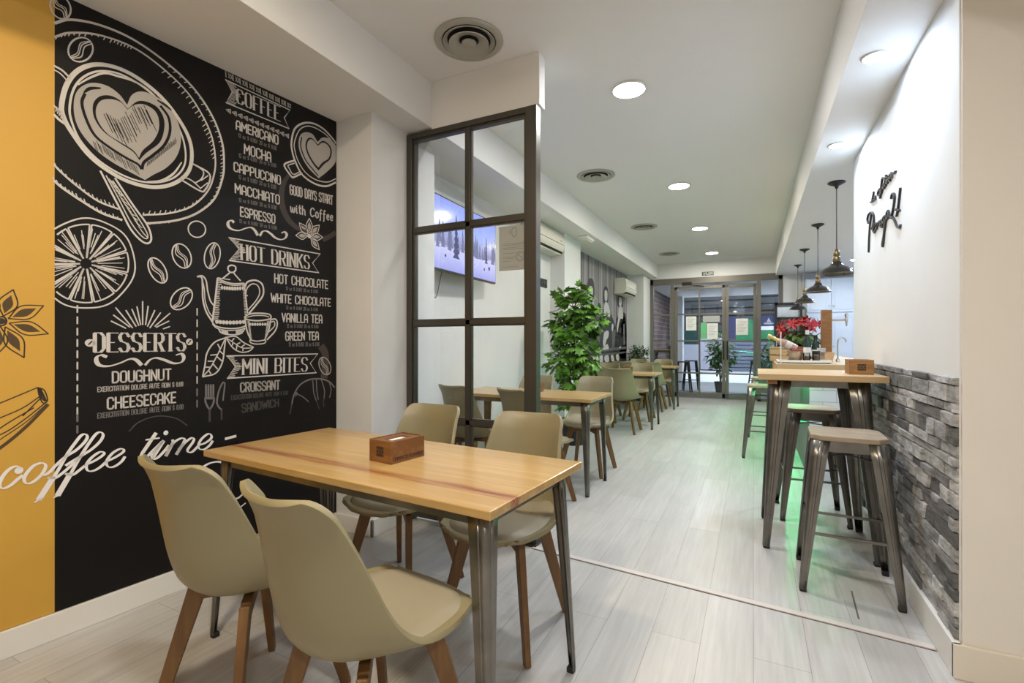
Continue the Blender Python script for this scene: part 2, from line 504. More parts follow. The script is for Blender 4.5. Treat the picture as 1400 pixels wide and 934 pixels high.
def letters(ink, s, box, w=None, heavy=None, gap=1.25, only=None):
    """strokes of the text s in the quad box = (top-left, bottom-left, top-right, bottom-right), local plane coordinates.
    heavy = (thin, thick): slab letters with thick uprights and serifs"""
    tl, bl, tr, br = [Vector(p[:2]) for p in box]
    total = sum(G[c][0] for c in s) + gap * (len(s) - 1)
    H = ((tl - bl).length + (tr - br).length) / 2
    def at(gx, gy):
        t = gx / total
        b_ = bl.lerp(br, t); t_ = tl.lerp(tr, t)
        return b_.lerp(t_, gy / 8.0)
    x = 0.0
    word = 0
    for c in s:
        gw, strokes = G[c]
        word += c == ' '
        if only is not None and word != only:
            strokes = []
        for st in strokes:
            pts = [tuple(float(q) for q in p.split(',')) for p in st.split()]
            q = [at(x + a, b) for a, b in pts]
            for i in range(len(q) - 1):
                if heavy:
                    d = (q[i + 1] - q[i])
                    k = abs(d.y) / max(d.length, 1e-9)
                    ww = heavy[0] + (heavy[1] - heavy[0]) * k ** 2
                    ink.seg(q[i], q[i + 1], ww, disc=False)
                    ink.disc(q[i], min(ww, heavy[0] * 1.6) / 2, 6)
                    ink.disc(q[i + 1], min(ww, heavy[0] * 1.6) / 2, 6)
                else:
                    ink.seg(q[i], q[i + 1], w)
            if heavy:
                for (a, b) in (pts[0], pts[-1]):
                    if b in (0.0, 8.0) and pts[0] != pts[-1]:
                        e = at(x + a, b)
                        sw = heavy[1] * 0.72
                        ink.seg(e - Vector((sw, 0)), e + Vector((sw, 0)), heavy[0], disc=False)
        x += gw + gap
    return ink
# ------------------------------------------------------------------ the setting
ZC, ZB, ZS = 2.97, 2.665, 2.58      # ceiling, left beam underside, right soffit underside
YD = 11.2                            # glazed entrance
XL, XR = -2.45, 0.675                # left wall behind the pillar, right stone wall
MX0, MK = -2.578, 0.0942              # mural wall: x = MX0 + MK*(y-0.9)
def mural_x(y): return MX0 + MK * (y - 0.9)

def floor_material():
    m = bpy.data.materials.new('whitewashed_plank_floor')
    m.use_nodes = True
    nt = m.node_tree; L = nt.links.new
    b = nt.nodes['Principled BSDF']
    tc = nt.nodes.new('ShaderNodeTexCoord')
    sep = nt.nodes.new('ShaderNodeSeparateXYZ'); L(tc.outputs['Object'], sep.inputs[0])
    cmb = nt.nodes.new('ShaderNodeCombineXYZ'); L(sep.outputs['Y'], cmb.inputs['X']); L(sep.outputs['X'], cmb.inputs['Y'])
    br = nt.nodes.new('ShaderNodeTexBrick')
    br.offset = 0.37; br.offset_frequency = 2; br.squash = 1.0
    br.inputs['Scale'].default_value = 1.0
    br.inputs['Brick Width'].default_value = 1.28
    br.inputs['Row Height'].default_value = 0.192
    br.inputs['Mortar Size'].default_value = 0.0011
    br.inputs['Mortar Smooth'].default_value = 0.1
    br.inputs['Bias'].default_value = 0.0
    br.inputs['Color1'].default_value = (0.52, 0.51, 0.497, 1)
    br.inputs['Color2'].default_value = (0.455, 0.445, 0.435, 1)
    br.inputs['Mortar'].default_value = (0.27, 0.24, 0.215, 1)
    L(cmb.outputs[0], br.inputs['Vector'])
    mp = nt.nodes.new('ShaderNodeMapping'); mp.inputs['Scale'].default_value = (28, 1.3, 1)
    L(tc.outputs['Object'], mp.inputs['Vector'])
    n = nt.nodes.new('ShaderNodeTexNoise'); n.inputs['Scale'].default_value = 2.0; n.inputs['Detail'].default_value = 6
    n.inputs['Distortion'].default_value = 0.4
    L(mp.outputs[0], n.inputs['Vector'])
    mr = nt.nodes.new('ShaderNodeMapRange'); mr.inputs['From Min'].default_value = 0.3; mr.inputs['From Max'].default_value = 0.7
    mr.inputs['To Min'].default_value = 0.90; mr.inputs['To Max'].default_value = 1.07
    L(n.outputs['Fac'], mr.inputs['Value'])
    mp2 = nt.nodes.new('ShaderNodeMapping'); mp2.inputs['Scale'].default_value = (5, 0.8, 1)
    L(tc.outputs['Object'], mp2.inputs['Vector'])
    n2 = nt.nodes.new('ShaderNodeTexNoise'); n2.inputs['Scale'].default_value = 3.0; n2.inputs['Detail'].default_value = 3
    L(mp2.outputs[0], n2.inputs['Vector'])
    mr2 = nt.nodes.new('ShaderNodeMapRange'); mr2.inputs['From Min'].default_value = 0.3; mr2.inputs['From Max'].default_value = 0.7
    mr2.inputs['To Min'].default_value = 0.94; mr2.inputs['To Max'].default_value = 1.05
    L(n2.outputs['Fac'], mr2.inputs['Value'])
    mu = nt.nodes.new('ShaderNodeMath'); mu.operation = 'MULTIPLY'; L(mr.outputs[0], mu.inputs[0]); L(mr2.outputs[0], mu.inputs[1])
    vs = nt.nodes.new('ShaderNodeVectorMath'); vs.operation = 'SCALE'
    L(br.outputs['Color'], vs.inputs[0]); L(mu.outputs[0], vs.inputs['Scale'])
    L(vs.outputs[0], b.inputs['Base Color'])
    rr = nt.nodes.new('ShaderNodeMapRange'); rr.inputs['To Min'].default_value = 0.30; rr.inputs['To Max'].default_value = 0.42
    L(n.outputs['Fac'], rr.inputs['Value']); L(rr.outputs[0], b.inputs['Roughness'])
    bp = nt.nodes.new('ShaderNodeBump'); bp.inputs['Strength'].default_value = 0.08; bp.inputs['Distance'].default_value = 0.004
    L(n.outputs['Fac'], bp.inputs['Height']); L(bp.outputs[0], b.inputs['Normal'])
    return m
struct('floor', MB().box((-3.0, -3, -0.05), (2.6, YD + 0.02, 0)), floor_material())
struct('ceiling', MB().box((-2.9, -3, ZC), (2.6, YD + 0.1, ZC + 0.1)), M['ceiling'])

# left: mural wall, two projecting pillars, wall, far pillar
def slab(pts, z0, z1):
    return MB().prism(pts, z0, z1)
struct('wall_left_front', slab([(mural_x(-3) - .006, -3), (mural_x(2.4) - .006, 2.4), (-3.0, 2.4), (-3.0, -3)], 0, ZC), M['wall'])
struct('wall_left', MB().box((-2.9, 2.4, 0), (XL, YD, ZC)), M['wall'])
struct('pillar_front', MB().box((-2.75, 2.315, 0), (-2.14, 2.98, ZB + 0.02)), M['wall'], bevel=0.004)
struct('pillar_middle', MB().box((-2.75, 6.05, 0), (-2.243, 6.71, ZB + 0.02)), M['wall'], bevel=0.004)
struct('pillar_far', MB().box((-2.75, 10.45, 0), (-2.09, YD, ZB + 0.02)), M['wall'], bevel=0.004)
struct('beam_left', MB().box((-2.9, -3, ZB), (-1.94, YD, ZC)), M['ceiling'], bevel=0.003)
struct('header_beam', MB().box((-1.94, 2.665, 2.652), (-1.15, 2.752, ZC)), M['ceiling'], bevel=0.003)
# right: stone-clad stub wall, soffit over it, bar recess behind
struct('wall_right', MB().box((XR, 2.315, 0), (2.6, 4.40, ZC)), M['wall'], bevel=0.003)
struct('wall_right_front', MB().box((XR + 0.004, 2.300, 0), (2.6, 2.3149, ZC)), M['jamb'])
struct('soffit_right', MB().box((0.405, -3, ZS), (2.6, YD, ZC)), M['ceiling'], bevel=0.003)
M['bar_wall'] = mat('bluish_white_bar_wall', (0.70, 0.73, 0.78), 0.6)
struct('wall_bar', MB().box((2.35, 4.40, 0), (2.6, YD, ZS)), M['bar_wall'])
struct('wall_far', MB().box((-2.09, YD - 0.02, 2.63), (0.53, YD + 0.16, ZC)).box((0.53, YD - 0.02, 0), (0.86, YD + 0.16, ZC)), M['wall'])
struct('wall_far_bar', MB().box((0.86, YD - 0.12, 0), (2.6, YD + 0.16, ZC)), M['bar_wall'])
struct('wall_rear', MB().box((-2.9, -3.1, 0), (2.6, -3.0, ZC)), M['wall'])
struct('wall_right_rear', MB().box((2.5, -3.0, 0), (2.6, 2.3, ZC)), M['jamb'])

# skirtings
def skirt(name, a, b, off, h=0.105, t=0.016, m='base'):
    """along a-b on the floor, thickness towards `off`"""
    a, b = Vector((*a, 0)), Vector((*b, 0))
    n = Vector((*off, 0)).normalized() * t
    mb = MB()
    vs = [a, b, b + n, a + n]
    mb.prism([(p.x, p.y) for p in vs], 0, h)
    return struct(name, mb, M[m], bevel=0.003)
skirt('baseboard_left', (mural_x(-3), -3), (mural_x(2.314), 2.314), (1, 0), 0.107)
skirt('baseboard_pillar', (mural_x(2.314), 2.315), (-2.124, 2.315), (0, -1), 0.107)
skirt('baseboard_pillar_side', (-2.14, 2.299), (-2.14, 2.98), (1, 0), 0.107)
skirt('baseboard_left_wall', (XL, 2.98), (XL, 6.05), (1, 0))
skirt('baseboard_left_far', (XL, 6.71), (XL, 10.45), (1, 0))
skirt('baseboard_right', (XR, 2.285), (XR, 4.40), (-1, 0), 0.125, 0.026)
M['base_cream'] = mat('cream_skirting', (0.70, 0.64, 0.55), 0.5)
skirt('baseboard_right_front', (XR - 0.026, 2.30), (2.5, 2.30), (0, -1), 0.125, 0.018, 'base_cream')

# metal strip where the two floors meet, slightly askew
tr = MB()
p0, p1 = Vector((-1.17, 2.605, 0)), Vector((0.648, 2.455, 0))
tr.bar(p0 + Vector((0, 0.018, 0.0025)), p1 + Vector((0, 0.018, 0.0025)), 0.036, 0.005)
M['strip'] = mat('pale_floor_strip', (0.62, 0.57, 0.54), 0.5)
struct('trim_1', tr, M['strip'], bevel=0.001)
tr = MB()
tr.bar(p0 + Vector((0, -0.003, 0.0008)), p1 + Vector((0, -0.003, 0.0008)), 0.005, 0.0018)
M['seam'] = mat('dark_floor_seam', (0.14, 0.10, 0.085), 0.8)
struct('trim_2', tr, M['seam'])
tr = MB(); tr.bar((0.415, 2.585, 0.0008), (0.43, 2.86, 0.0008), 0.007, 0.0018)
struct('trim_3', tr, M['seam'])

# ------------------------------------------------------------------ split-face stone cladding on the right wall
def stone_material():
    m = bpy.data.materials.new('grey_split_face_stone')
    m.use_nodes = True
    nt = m.node_tree; L = nt.links.new
    b = nt.nodes['Principled BSDF']; b.inputs['Roughness'].default_value = 0.75
    at = nt.nodes.new('ShaderNodeAttribute'); at.attribute_name = 'stone_tone'
    tc = nt.nodes.new('ShaderNodeTexCoord')
    mp = nt.nodes.new('ShaderNodeMapping'); mp.inputs['Scale'].default_value = (9, 9, 30); L(tc.outputs['Object'], mp.inputs['Vector'])
    n = nt.nodes.new('ShaderNodeTexNoise'); n.inputs['Scale'].default_value = 1.6; n.inputs['Detail'].default_value = 7; n.inputs['Roughness'].default_value = 0.65
    L(mp.outputs[0], n.inputs['Vector'])
    mr = nt.nodes.new('ShaderNodeMapRange'); mr.inputs['From Min'].default_value = 0.3; mr.inputs['From Max'].default_value = 0.72
    mr.inputs['To Min'].default_value = 0.45; mr.inputs['To Max'].default_value = 1.5
    L(n.outputs['Fac'], mr.inputs['Value'])
    vs = nt.nodes.new('ShaderNodeVectorMath'); vs.operation = 'SCALE'; L(at.outputs['Color'], vs.inputs[0]); L(mr.outputs[0], vs.inputs['Scale'])
    L(vs.outputs[0], b.inputs['Base Color'])
    bp = nt.nodes.new('ShaderNodeBump'); bp.inputs['Strength'].default_value = 0.7; bp.inputs['Distance'].default_value = 0.012
    L(n.outputs['Fac'], bp.inputs['Height']); L(bp.outputs[0], b.inputs['Normal'])
    return m
rnd = random.Random(7)
sb = MB(); tones = []
z = 0.118
ROWS = [0.050, 0.036, 0.062, 0.044, 0.058, 0.036, 0.050, 0.064]
ri = 0
while z < 1.075:
    h = ROWS[ri % 8] * rnd.uniform(0.9, 1.1)
    if z + h > 1.07: h = 1.09 - z
    y = 2.318 - rnd.uniform(0, 0.15)
    while y < 4.40:
        l = rnd.choice([0.10, 0.14, 0.19, 0.24]) * rnd.uniform(0.85, 1.15)
        y0, y1 = max(y, 2.317), min(y + l, 4.40)
        if y1 - y0 > 0.012:
            d = rnd.uniform(0.006, 0.020)
            t = rnd.choice([0.12, 0.18, 0.26, 0.34, 0.42, 0.50])
            g = 0.0012
            xo = XR + 0.002
            f = [(xo, y0 + g, z + g), (xo, y1 - g, z + g), (xo, y1 - g, z + h - g), (xo, y0 + g, z + h - g)]
            j = lambda: rnd.uniform(-0.004, 0.004)
            c = 0.004
            q = [(XR - d + j(), y0 + c, z + c), (XR - d + j(), y1 - c, z + c), (XR - d + j(), y1 - c, z + h - c), (XR - d + j(), y0 + c, z + h - c)]
            sb.add(f + q, [(4, 5, 6, 7), (0, 1, 5, 4), (1, 2, 6, 5), (2, 3, 7, 6), (3, 0, 4, 7)])
            tones += [t * rnd.uniform(0.9, 1.1)] * 8
        y += l
    z += h; ri += 1
stone = sb.build('stone_cladding', stone_material())
ca = stone.data.color_attributes.new('stone_tone', 'FLOAT_COLOR', 'POINT')
for i, t in enumerate(tones):
    ca.data[i].color = (t, t * 0.985, t * 0.965, 1)
tag(stone, 'grey split-face stone cladding on the lower half of the right wall', 'wall cladding', kind='structure')

# ------------------------------------------------------------------ ceiling lights and vents
def downlight(name, x, y, z, r, em, label, group=None):
    t = empty(name, (x, y, z))
    tag(t, label, 'ceiling light', group)
    MB().lathe([(r, 0), (r * 1.16, -0.002), (r * 1.2, -0.006), (r * 1.12, -0.010), (r * 1.0, -0.011)], 36).build('trim_ring', M['white_plastic'], t, smooth=50)
    MB().lathe([(r * 1.01, -0.0075), (0.0005, -0.0075)], 36).build('diffuser', em, t)
    return t
names = ['nearest the glass partition', 'second from the partition', 'third from the partition', 'last one before the entrance doors']
for i, (x, y) in enumerate(((-0.77, 3.346), (-0.745, 5.66), (-0.735, 7.91), (-0.73, 10.2))):
    downlight('ceiling_light', x, y, ZC, 0.105, M['lamp'] if i == 0 else M['lamp_far'], 'round white downlight in the middle of the ceiling, ' + names[i], 'ceiling downlights in the middle row')
for x, y in ((-1.15, 0.42), (1.0, -0.9), (-0.2, 0.3)):
    downlight('front_ceiling_light', x, y, ZC if x < .4 else ZS, 0.105, M['lamp_warm'] if x < -1 else M['lamp_front'], 'round downlight in the ceiling over the front of the room, outside the picture', 'front ceiling downlights')
for x, y, s in ((0.514, 2.82, 'nearest the cream wall corner'), (0.513, 3.97, 'just in front of the black pendant lamps')):
    downlight('soffit_light', x, y, ZS, 0.045, M['lamp_cold'], 'small cold white spotlight in the right soffit, ' + s, 'spotlights in the right soffit')
for x, y in ((1.5, 5.6), (1.5, 7.6), (1.5, 9.6)):
    downlight('bar_light', x, y, ZS, 0.07, M['lamp_bar'], 'cold white downlight behind the bar, out of sight', 'downlights behind the bar')

def vent(x, y, label):
    t = empty('ceiling_vent', (x, y, ZC)); tag(t, label, 'air vent', 'round ceiling air vents')
    MB().lathe([(0.198, 0), (0.199, -0.006), (0.192, -0.012), (0.165, -0.014), (0.158, -0.012), (0.150, 0.0)], 48).build('flange', M['vent_metal'], t, smooth=40)
    MB().lathe([(0.151, 0.0), (0.145, -0.001), (0.001, -0.001)], 40).build('duct', M['dark'], t)
    MB().lathe([(0.150, -0.012), (0.148, -0.016), (0.125, -0.004), (0.126, -0.002)], 48).build('outer_cone', M['vent_metal'], t, smooth=40)
    MB().lathe([(0.116, -0.022), (0.114, -0.026), (0.058, -0.006), (0.056, -0.003)], 48).build('middle_cone', M['vent_metal'], t, smooth=40)
    MB().lathe([(0.043, -0.016), (0.043, -0.021), (0.032, -0.025), (0.0008, -0.029)], 32).build('centre_cap', M['vent_metal'], t, smooth=40)
vent(-1.474, 2.39, 'large round grey ceiling vent just in front of the partition header')
vent(-1.478, 4.92, 'round grey ceiling vent right behind the glass partition')
vent(-1.482, 7.43, 'third round ceiling vent, above the middle tables')
vent(-1.487, 9.92, 'farthest round ceiling vent, close to the entrance')
# ------------------------------------------------------------------ mural on the left wall
MTH = math.atan2(1.0, MK)                     # wall direction
MO = Vector((mural_x(0.9355), 0.9355, 0))     # border between yellow and black
ME = Vector((math.cos(MTH), math.sin(MTH), 0))
def mw(u, v):
    """photo measurement -> (along, height) on the mural wall"""
    a, b, c = ray(u, v)
    t = (MX0 - 0.9 * MK) / (a - MK * b)
    p = Vector((t * a, t * b, 0)) - MO
    return Vector((p.dot(ME), CZ + t * c))
def crop(u0, v0, s):
    return lambda txt: [mw(u0 + float(p.split(',')[0]) / s, v0 + float(p.split(',')[1]) / s) for p in txt.split()]
A_END = (2.314 - 0.9355) / ME.y
Z0, Z1 = 0.108, ZB - 0.001
mural = MB().box((0, -0.0012, Z0), (A_END, 0.004, Z1)).build('wall_mural', M['black_vinyl'], loc=MO, rz=MTH)
tag(mural, 'black chalkboard style wall mural with coffee cup and menu lettering', 'mural')
yel = MB().box((-3.6, -0.0012, Z0), (0, 0.004, Z1)).build('yellow_mural', M['yellow'], loc=MO, rz=MTH)
tag(yel, 'mustard yellow wall mural with spice drawings left of the black mural', 'mural')

px = crop(0, 0, 1.0)
c5 = crop(70, 80, 3.592)
def line(ink, pts, w, closed=False, n=6, **k):
    return ink.strip(spline(pts, closed, n), w, closed, **k)
def hatch_along(ink, pts, ln, ang, every, w, rnd):
    """short shading ticks along a curve"""
    P = spline(pts, False, 10)
    acc = 0
    for i in range(1, len(P)):
        acc += (P[i] - P[i - 1]).length
        if acc > every:
            acc = 0
            d = Vector((math.cos(ang), math.sin(ang))) * ln * rnd.uniform(0.5, 1.1)
            ink.seg(P[i], P[i] + d, w, disc=False)
rnd = random.Random(3)
W1 = 0.0085
# saucer
k = Ink()
so1 = px('74,32 96,27 135,34 180,53 225,84 263,119 289,157 303,193 306,222 303.9,244 292.7,272 270,291 242.6,301 209,305 198,305')
so2 = px('167,301 139.6,291.6 111.8,275 86.7,258 73.5,247')
si1 = px('74,51 96,45 135,48 180,64 218,90 254,124 276,157 289,186 294,214 293,236 284,261 262,282 231.5,291.6 195,294')
si2 = px('162,286 134,275 106,255 84,236 73.5,225')
for p in (so1, so2): line(k, p, 0.010)
for p in (si1, si2): line(k, p, 0.008)
hatch_along(k, so1[4:14], 0.022, R(215), 0.016, 0.0035, rnd)
hatch_along(k, si1[4:9], 0.03, R(230), 0.015, 0.0035, rnd)
hatch_along(k, si1[9:], 0.02, R(70), 0.015, 0.0035, rnd)
hatch_along(k, so2, 0.02, R(110), 0.013, 0.0035, rnd)
hatch_along(k, si2, 0.02, R(110), 0.013, 0.0035, rnd)
hatch_along(k, si1[0:4], 0.02, R(250), 0.012, 0.0035, rnd)
k.build('saucer_drawing', M['chalk'], mural)
# cup seen from above
k = Ink(-0.0016)
line(k, c5('50,235 75,130 130,60 215,30 320,45 430,100 540,190 620,290 675,390 690,480 670,560 600,615 500,632 380,605 270,545 180,470 105,370 65,300'), 0.017, True)
line(k, c5('90,240 110,150 160,90 240,62 340,78 450,140 550,230 620,330 655,430 655,520 610,580 530,608 430,602 320,558 220,490 140,400 100,310'), 0.008, True)
line(k, c5('130,130 190,95 260,72 330,88 400,110 470,150 530,205'), 0.010, taper=True)
line(k, c5('470,605 540,600 600,565 640,510'), 0.010, taper=True)
line(k, c5('690,515 770,560 778,600 755,645 730,650 628,590'), 0.008)
line(k, c5('690,515 745,552 738,590 706,612'), 0.006)
line(k, c5('735,600 770,575'), 0.005); line(k, c5('730,640 768,610'), 0.005)
line(k, c5('640,578 690,600 735,640'), 0.006)
line(k, c5('12,35 55,60 95,100'), 0.008); line(k, c5('12,55 45,75 80,112'), 0.005)
line(k, c5('12,275 40,302 68,322'), 0.010); line(k, c5('12,230 30,250 52,262'), 0.006)
hatch_along(k, c5('14,250 40,285 60,310'), 0.03, R(80), 0.008, 0.0035, rnd)
k.build('cup_drawing', M['chalk'], mural)
k = Ink(-0.0018)
k.fill(spline(c5('372,228 335,178 275,135 200,120 140,145 112,200 115,290 150,370 220,450 300,510 390,560 460,597'), False, 5) + spline(c5('460,597 500,572 560,540 610,490 635,420 630,340 600,270 555,215 500,180 440,162 395,180 372,228'), False, 5)[1:-1])
k.build('latte_leaf_drawing', M['chalk_soft'], mural)
k = Ink(-0.0021)
line(k, c5('165,172 150,220 172,300 215,380 290,440 370,490 425,520 443,545'), 0.011)
line(k, c5('243,146 190,148 160,168'), 0.012, taper=True)
line(k, c5('535,232 575,290 582,360 555,425 500,475 455,510 445,545'), 0.012)
line(k, c5('520,205 560,230 590,255'), 0.012, taper=True)
k.fill(spline(c5('375,248 335,205 285,182 235,188 205,225 210,290 255,358 330,412 400,458 432,500'), False, 5) + spline(c5('432,500 465,465 530,415 553,355 552,295 520,240 465,212 420,212 375,248'), False, 5)[1:-1])
k.build('latte_shadow_drawing', M['black_vinyl'], mural)
k = Ink(-0.0024)
heart = spline(c5('374,252 340,215 290,200 240,210 218,255 230,310 275,370 340,412 400,450 430,488'), False, 5) + spline(c5('430,488 450,450 500,405 527,350 525,290 500,250 450,225 405,230 374,252'), False, 5)[1:-1]
k.fill(heart)
k.build('latte_heart_drawing', M['chalk_soft'], mural)
k = Ink(-0.0027)
for i in range(30):
    t = i / 29
    x0 = 262 + t * 215 + rnd.uniform(-5, 5); y0 = 262 + 40 * math.sin(t * 6) + rnd.uniform(-10, 25)
    ln = (150 - 75 * abs(t - 0.4)) * rnd.uniform(0.5, 1.0)
    x1, y1 = x0 + ln * 0.42, y0 + ln * 0.9
    if y1 > 488 - abs(x1 - 425) * 0.8: y1 = 480 - abs(x1 - 425) * 0.8
    if y1 > y0 + 10: k.seg(*c5('%f,%f %f,%f' % (x0, y0, x1, y1)), 0.0028, disc=False)
k.build('latte_hatching_drawing', M['black_vinyl'], mural); k = Ink(-0.0027)
for i in range(26):
    t = i / 25
    x0 = 205 + t * 210; y0 = 405 + t * 125 + rnd.uniform(-12, 6)
    k.seg(*c5('%f,%f %f,%f' % (x0, y0, x0 + 16, y0 + 44)), 0.0022, disc=False)
k.build('latte_hatching_drawing', M['black_vinyl'], mural); k = Ink(-0.0027)
for i in range(26):
    t = i / 25
    x0 = 470 + t * 140; y0 = 530 - t * 110
    k.seg(*c5('%f,%f %f,%f' % (x0, y0, x0 + 4, y0 - 42 * rnd.uniform(0.4, 1))), 0.0022, disc=False)
k.build('latte_hatching_drawing', M['black_vinyl'], mural)
# spoon
k = Ink(-0.003)
out = c5('240,552 290,650 345,755 390,840 440,895 474,908 490,882 470,818 400,720 320,600 315,590')
k.fill([*out]); k.build('spoon_shade_drawing', M['black_vinyl'], mural)
k = Ink(-0.0033)
line(k, out, 0.008); line(k, c5('268,575 330,690 390,805 440,870 468,885 470,860 430,790 370,700 300,600'), 0.005)
for i in range(34):
    t = i / 33
    x0, y0 = 285 + t * 165, 600 + t * 265
    k.seg(*c5('%f,%f %f,%f' % (x0 - 4, y0 - 10, x0 + 20 + rnd.uniform(-4, 8), y0 - 4 + rnd.uniform(10, 30))), 0.003, disc=False)
k.build('spoon_drawing', M['chalk'], mural)

# coffee beans
def bean(u, v, rx, ry, ang, m='chalk', crease=True):
    k = Ink()
    ca, sa = math.cos(R(ang)), math.sin(R(ang))
    P = lambda x, y: mw(u + x * ca - y * sa, v + x * sa + y * ca)
    k.strip([P(rx * math.cos(R(t)), ry * math.sin(R(t))) for t in range(0, 360, 15)], 0.006, True)
    if crease:
        k.strip(spline([P(-rx * .95, 0), P(-rx * .4, ry * .22), P(rx * .3, -ry * .22), P(rx * .95, 0)], False, 6), 0.004)
        k.strip(spline([P(-rx * .9, ry * .15), P(-rx * .3, ry * .5), P(rx * .35, ry * .05), P(rx * .9, ry * .2)], False, 6), 0.004)
        k.strip(spline([P(-rx * .9, -ry * .1), P(-rx * .35, ry * .02), P(rx * .3, -ry * .42), P(rx * .92, -ry * .1)], False, 6), 0.003)
    k.build('coffee_bean_drawing', M[m], mural)
bean(110, 68, 17.5, 16, -40); bean(82.5, 10, 17, 13, 60); bean(215.3, 369.8, 19, 10.5, 60); bean(248.3, 350, 17.5, 12, 65)
bean(290, 349.8, 18, 10.5, -78); bean(247.8, 408.5, 17.5, 12, -45); bean(269, 313.5, 12, 11, 20, crease=False); bean(444, 500.5, 12.5, 7.5, 70, 'chalk_soft')

# orange slice
k = Ink()
oc = (117.4, 360.4)
def osl(a, r):
    return mw(oc[0] + 67 * r * math.cos(a), oc[1] + 61.5 * r * math.sin(a))
rim = []
for i in range(72):
    a = 2 * math.pi * i / 72
    if oc[0] + 67 * math.cos(a) > 74: rim.append((a, 1.0 + 0.012 * math.sin(7 * a)))
rim.sort(key=lambda t: (t[0] - 2.3) % (2 * math.pi))
k.strip([osl(a, r) for a, r in rim], 0.006)
for s in range(11):
    a0 = 2 * math.pi * s / 11 + 0.28; a1 = a0 + 2 * math.pi / 11 - 0.05
    arc = [osl(a0 + (a1 - a0) * i / 6, 0.87) for i in range(7) if oc[0] + 67 * .87 * math.cos(a0 + (a1 - a0) * i / 6) > 74.5]
    if len(arc) > 1: k.strip(arc, 0.006)
    for j in range(7):
        a = a0 + (a1 - a0) * (0 if j == 0 else 1 if j == 6 else rnd.random())
        r1 = 0.87 if j in (0, 6) else rnd.uniform(0.6, 0.86)
        r0 = 0.12 if j in (0, 6) else rnd.uniform(0.2, 0.4)
        if oc[0] + 67 * r1 * math.cos(a) < 74.5:
            r1 = min(r1, (74.5 - oc[0]) / (67 * math.cos(a)))
        if r1 > r0: k.seg(osl(a, r0), osl(a, r1), 0.0055 if j in (0, 6) else 0.0032, disc=False)
k.build('orange_slice_drawing', M['chalk'], mural)

# dashed rules, rays, flourishes
k = Ink()
for u, v0, v1 in ((105.6, 418, 566), (269.3, 422, 530)):
    v = v0
    while v < v1:
        k.seg(mw(u, v), mw(u, min(v + 9, v1)), 0.0058); v += 15.5
k.build('dashed_rule_drawing', M['chalk'], mural)
k = Ink()
for u, v0, v1 in ((105.6, 567, 592), (269.3, 532, 562)):
    v = v0
    while v < v1:
        k.seg(mw(u, v), mw(u, min(v + 9, v1)), 0.007); v += 15.5
k.build('dashed_rule_drawing', M['chalk_dim'], mural)
c6 = crop(100, 400, 4.672)
k = Ink()
for a in ('243,183 335,228', '258,145 360,220', '272,98 378,225', '337,115 400,215', '375,108 418,210', '407,92 430,205', '443,58 443,205', '478,88 462,205', '520,115 475,215', '557,130 490,225', '617,133 522,215', '610,183 530,222', '615,218 575,232'):
    k.seg(*c6(a), 0.0055)
k.build('sunburst_drawing', M['chalk'], mural)
k = Ink()
NIB = (0.006, 0.017, R(20))
for f, a in ((c6, '215,412 180,400 152,412 148,440 172,466 230,470 300,450 360,425 400,430 437,465'), (c6, '458,465 490,430 530,418 580,430 640,452 690,445 706,415 690,392 655,400')):
    line(k, f(a), 0.01, nib=NIB)
    k.build('flourish_drawing', M['chalk'], mural); k = Ink()
c8 = crop(310, 220, 6.667)
for a in ('65,562 40,543 12,560 15,597 50,625 110,635 170,615 220,608 255,635 282,680', '300,685 325,645 360,640 400,665 440,700 490,718 530,705 545,672 525,648 497,658'):
    line(k, c8(a), 0.01, nib=NIB)
    k.build('flourish_drawing', M['chalk'], mural); k = Ink()
k = Ink(); d = c6('108,322 742,315')
k.disc(d[0], 0.0185, 16, 0.0165); k.disc(d[1], 0.016, 16, 0.0165)
k.build('dot_drawing', M['chalk'], mural)
k = Ink(-0.002)
k.seg(*c6('98,332 118,312'), 0.005); k.seg(*c6('734,324 750,306'), 0.005)
k.build('dot_slash_drawing', M['black_vinyl'], mural)

# banners
def banner(f, pts, rule):
    k = Ink()
    P = f(pts)
    k.strip(P, 0.0065, True)
    for p in P: k.disc(p, 0.0032, 6)
    # shading inside the swallow tail
    tl, nt_, bl = P[0], P[5], P[4]
    for i in range(9):
        t = (i + 0.5) / 9
        a = tl.lerp(nt_, t); b = bl.lerp(nt_, t)
        ln = 0.02 + 0.03 * rnd.random()
        k.seg(a, a + Vector((ln, -0.003)), 0.003, disc=False)
        k.seg(b, b + Vector((ln, 0.003)), 0.003, disc=False)
    k.build('banner_drawing', M['chalk'], mural)
banner(crop(0, 0, 1), '308,109 396,150.5 388.4,161 395,176 309,140.5 317.5,126', 0)
c9 = crop(260, 320, 3.59)
banner(c9, '190,18 637,98 600,142 630,190 192,130 240,75', 0)
c10 = crop(270, 470, 7.179)
banner(c10, '285,120 1178,100 1105,192 1165,285 292,340 372,225', 0)
k = Ink()
T0, T1 = px('308,97 398,142'), px('309,106 398,149.5')
for i in range(30):
    t = i / 30; t2 = (i + 0.8) / 30
    a, b = T0[0].lerp(T0[1], t), T1[0].lerp(T1[1], t)
    c_, d_ = T0[0].lerp(T0[1], t2), T1[0].lerp(T1[1], t2)
    if i % 3 == 0: k.seg(a, b, 0.006, disc=False)
    else: k.seg(a.lerp(b, .1), d_.lerp(c_, .1), 0.005, disc=False); k.seg(b.lerp(a, .1), c_.lerp(d_, .1), 0.004, disc=False)
k.build('border_drawing', M['chalk_soft'], mural); k = Ink()
B0, B1 = px('309,147 396,184'), px('309,153 396,190')
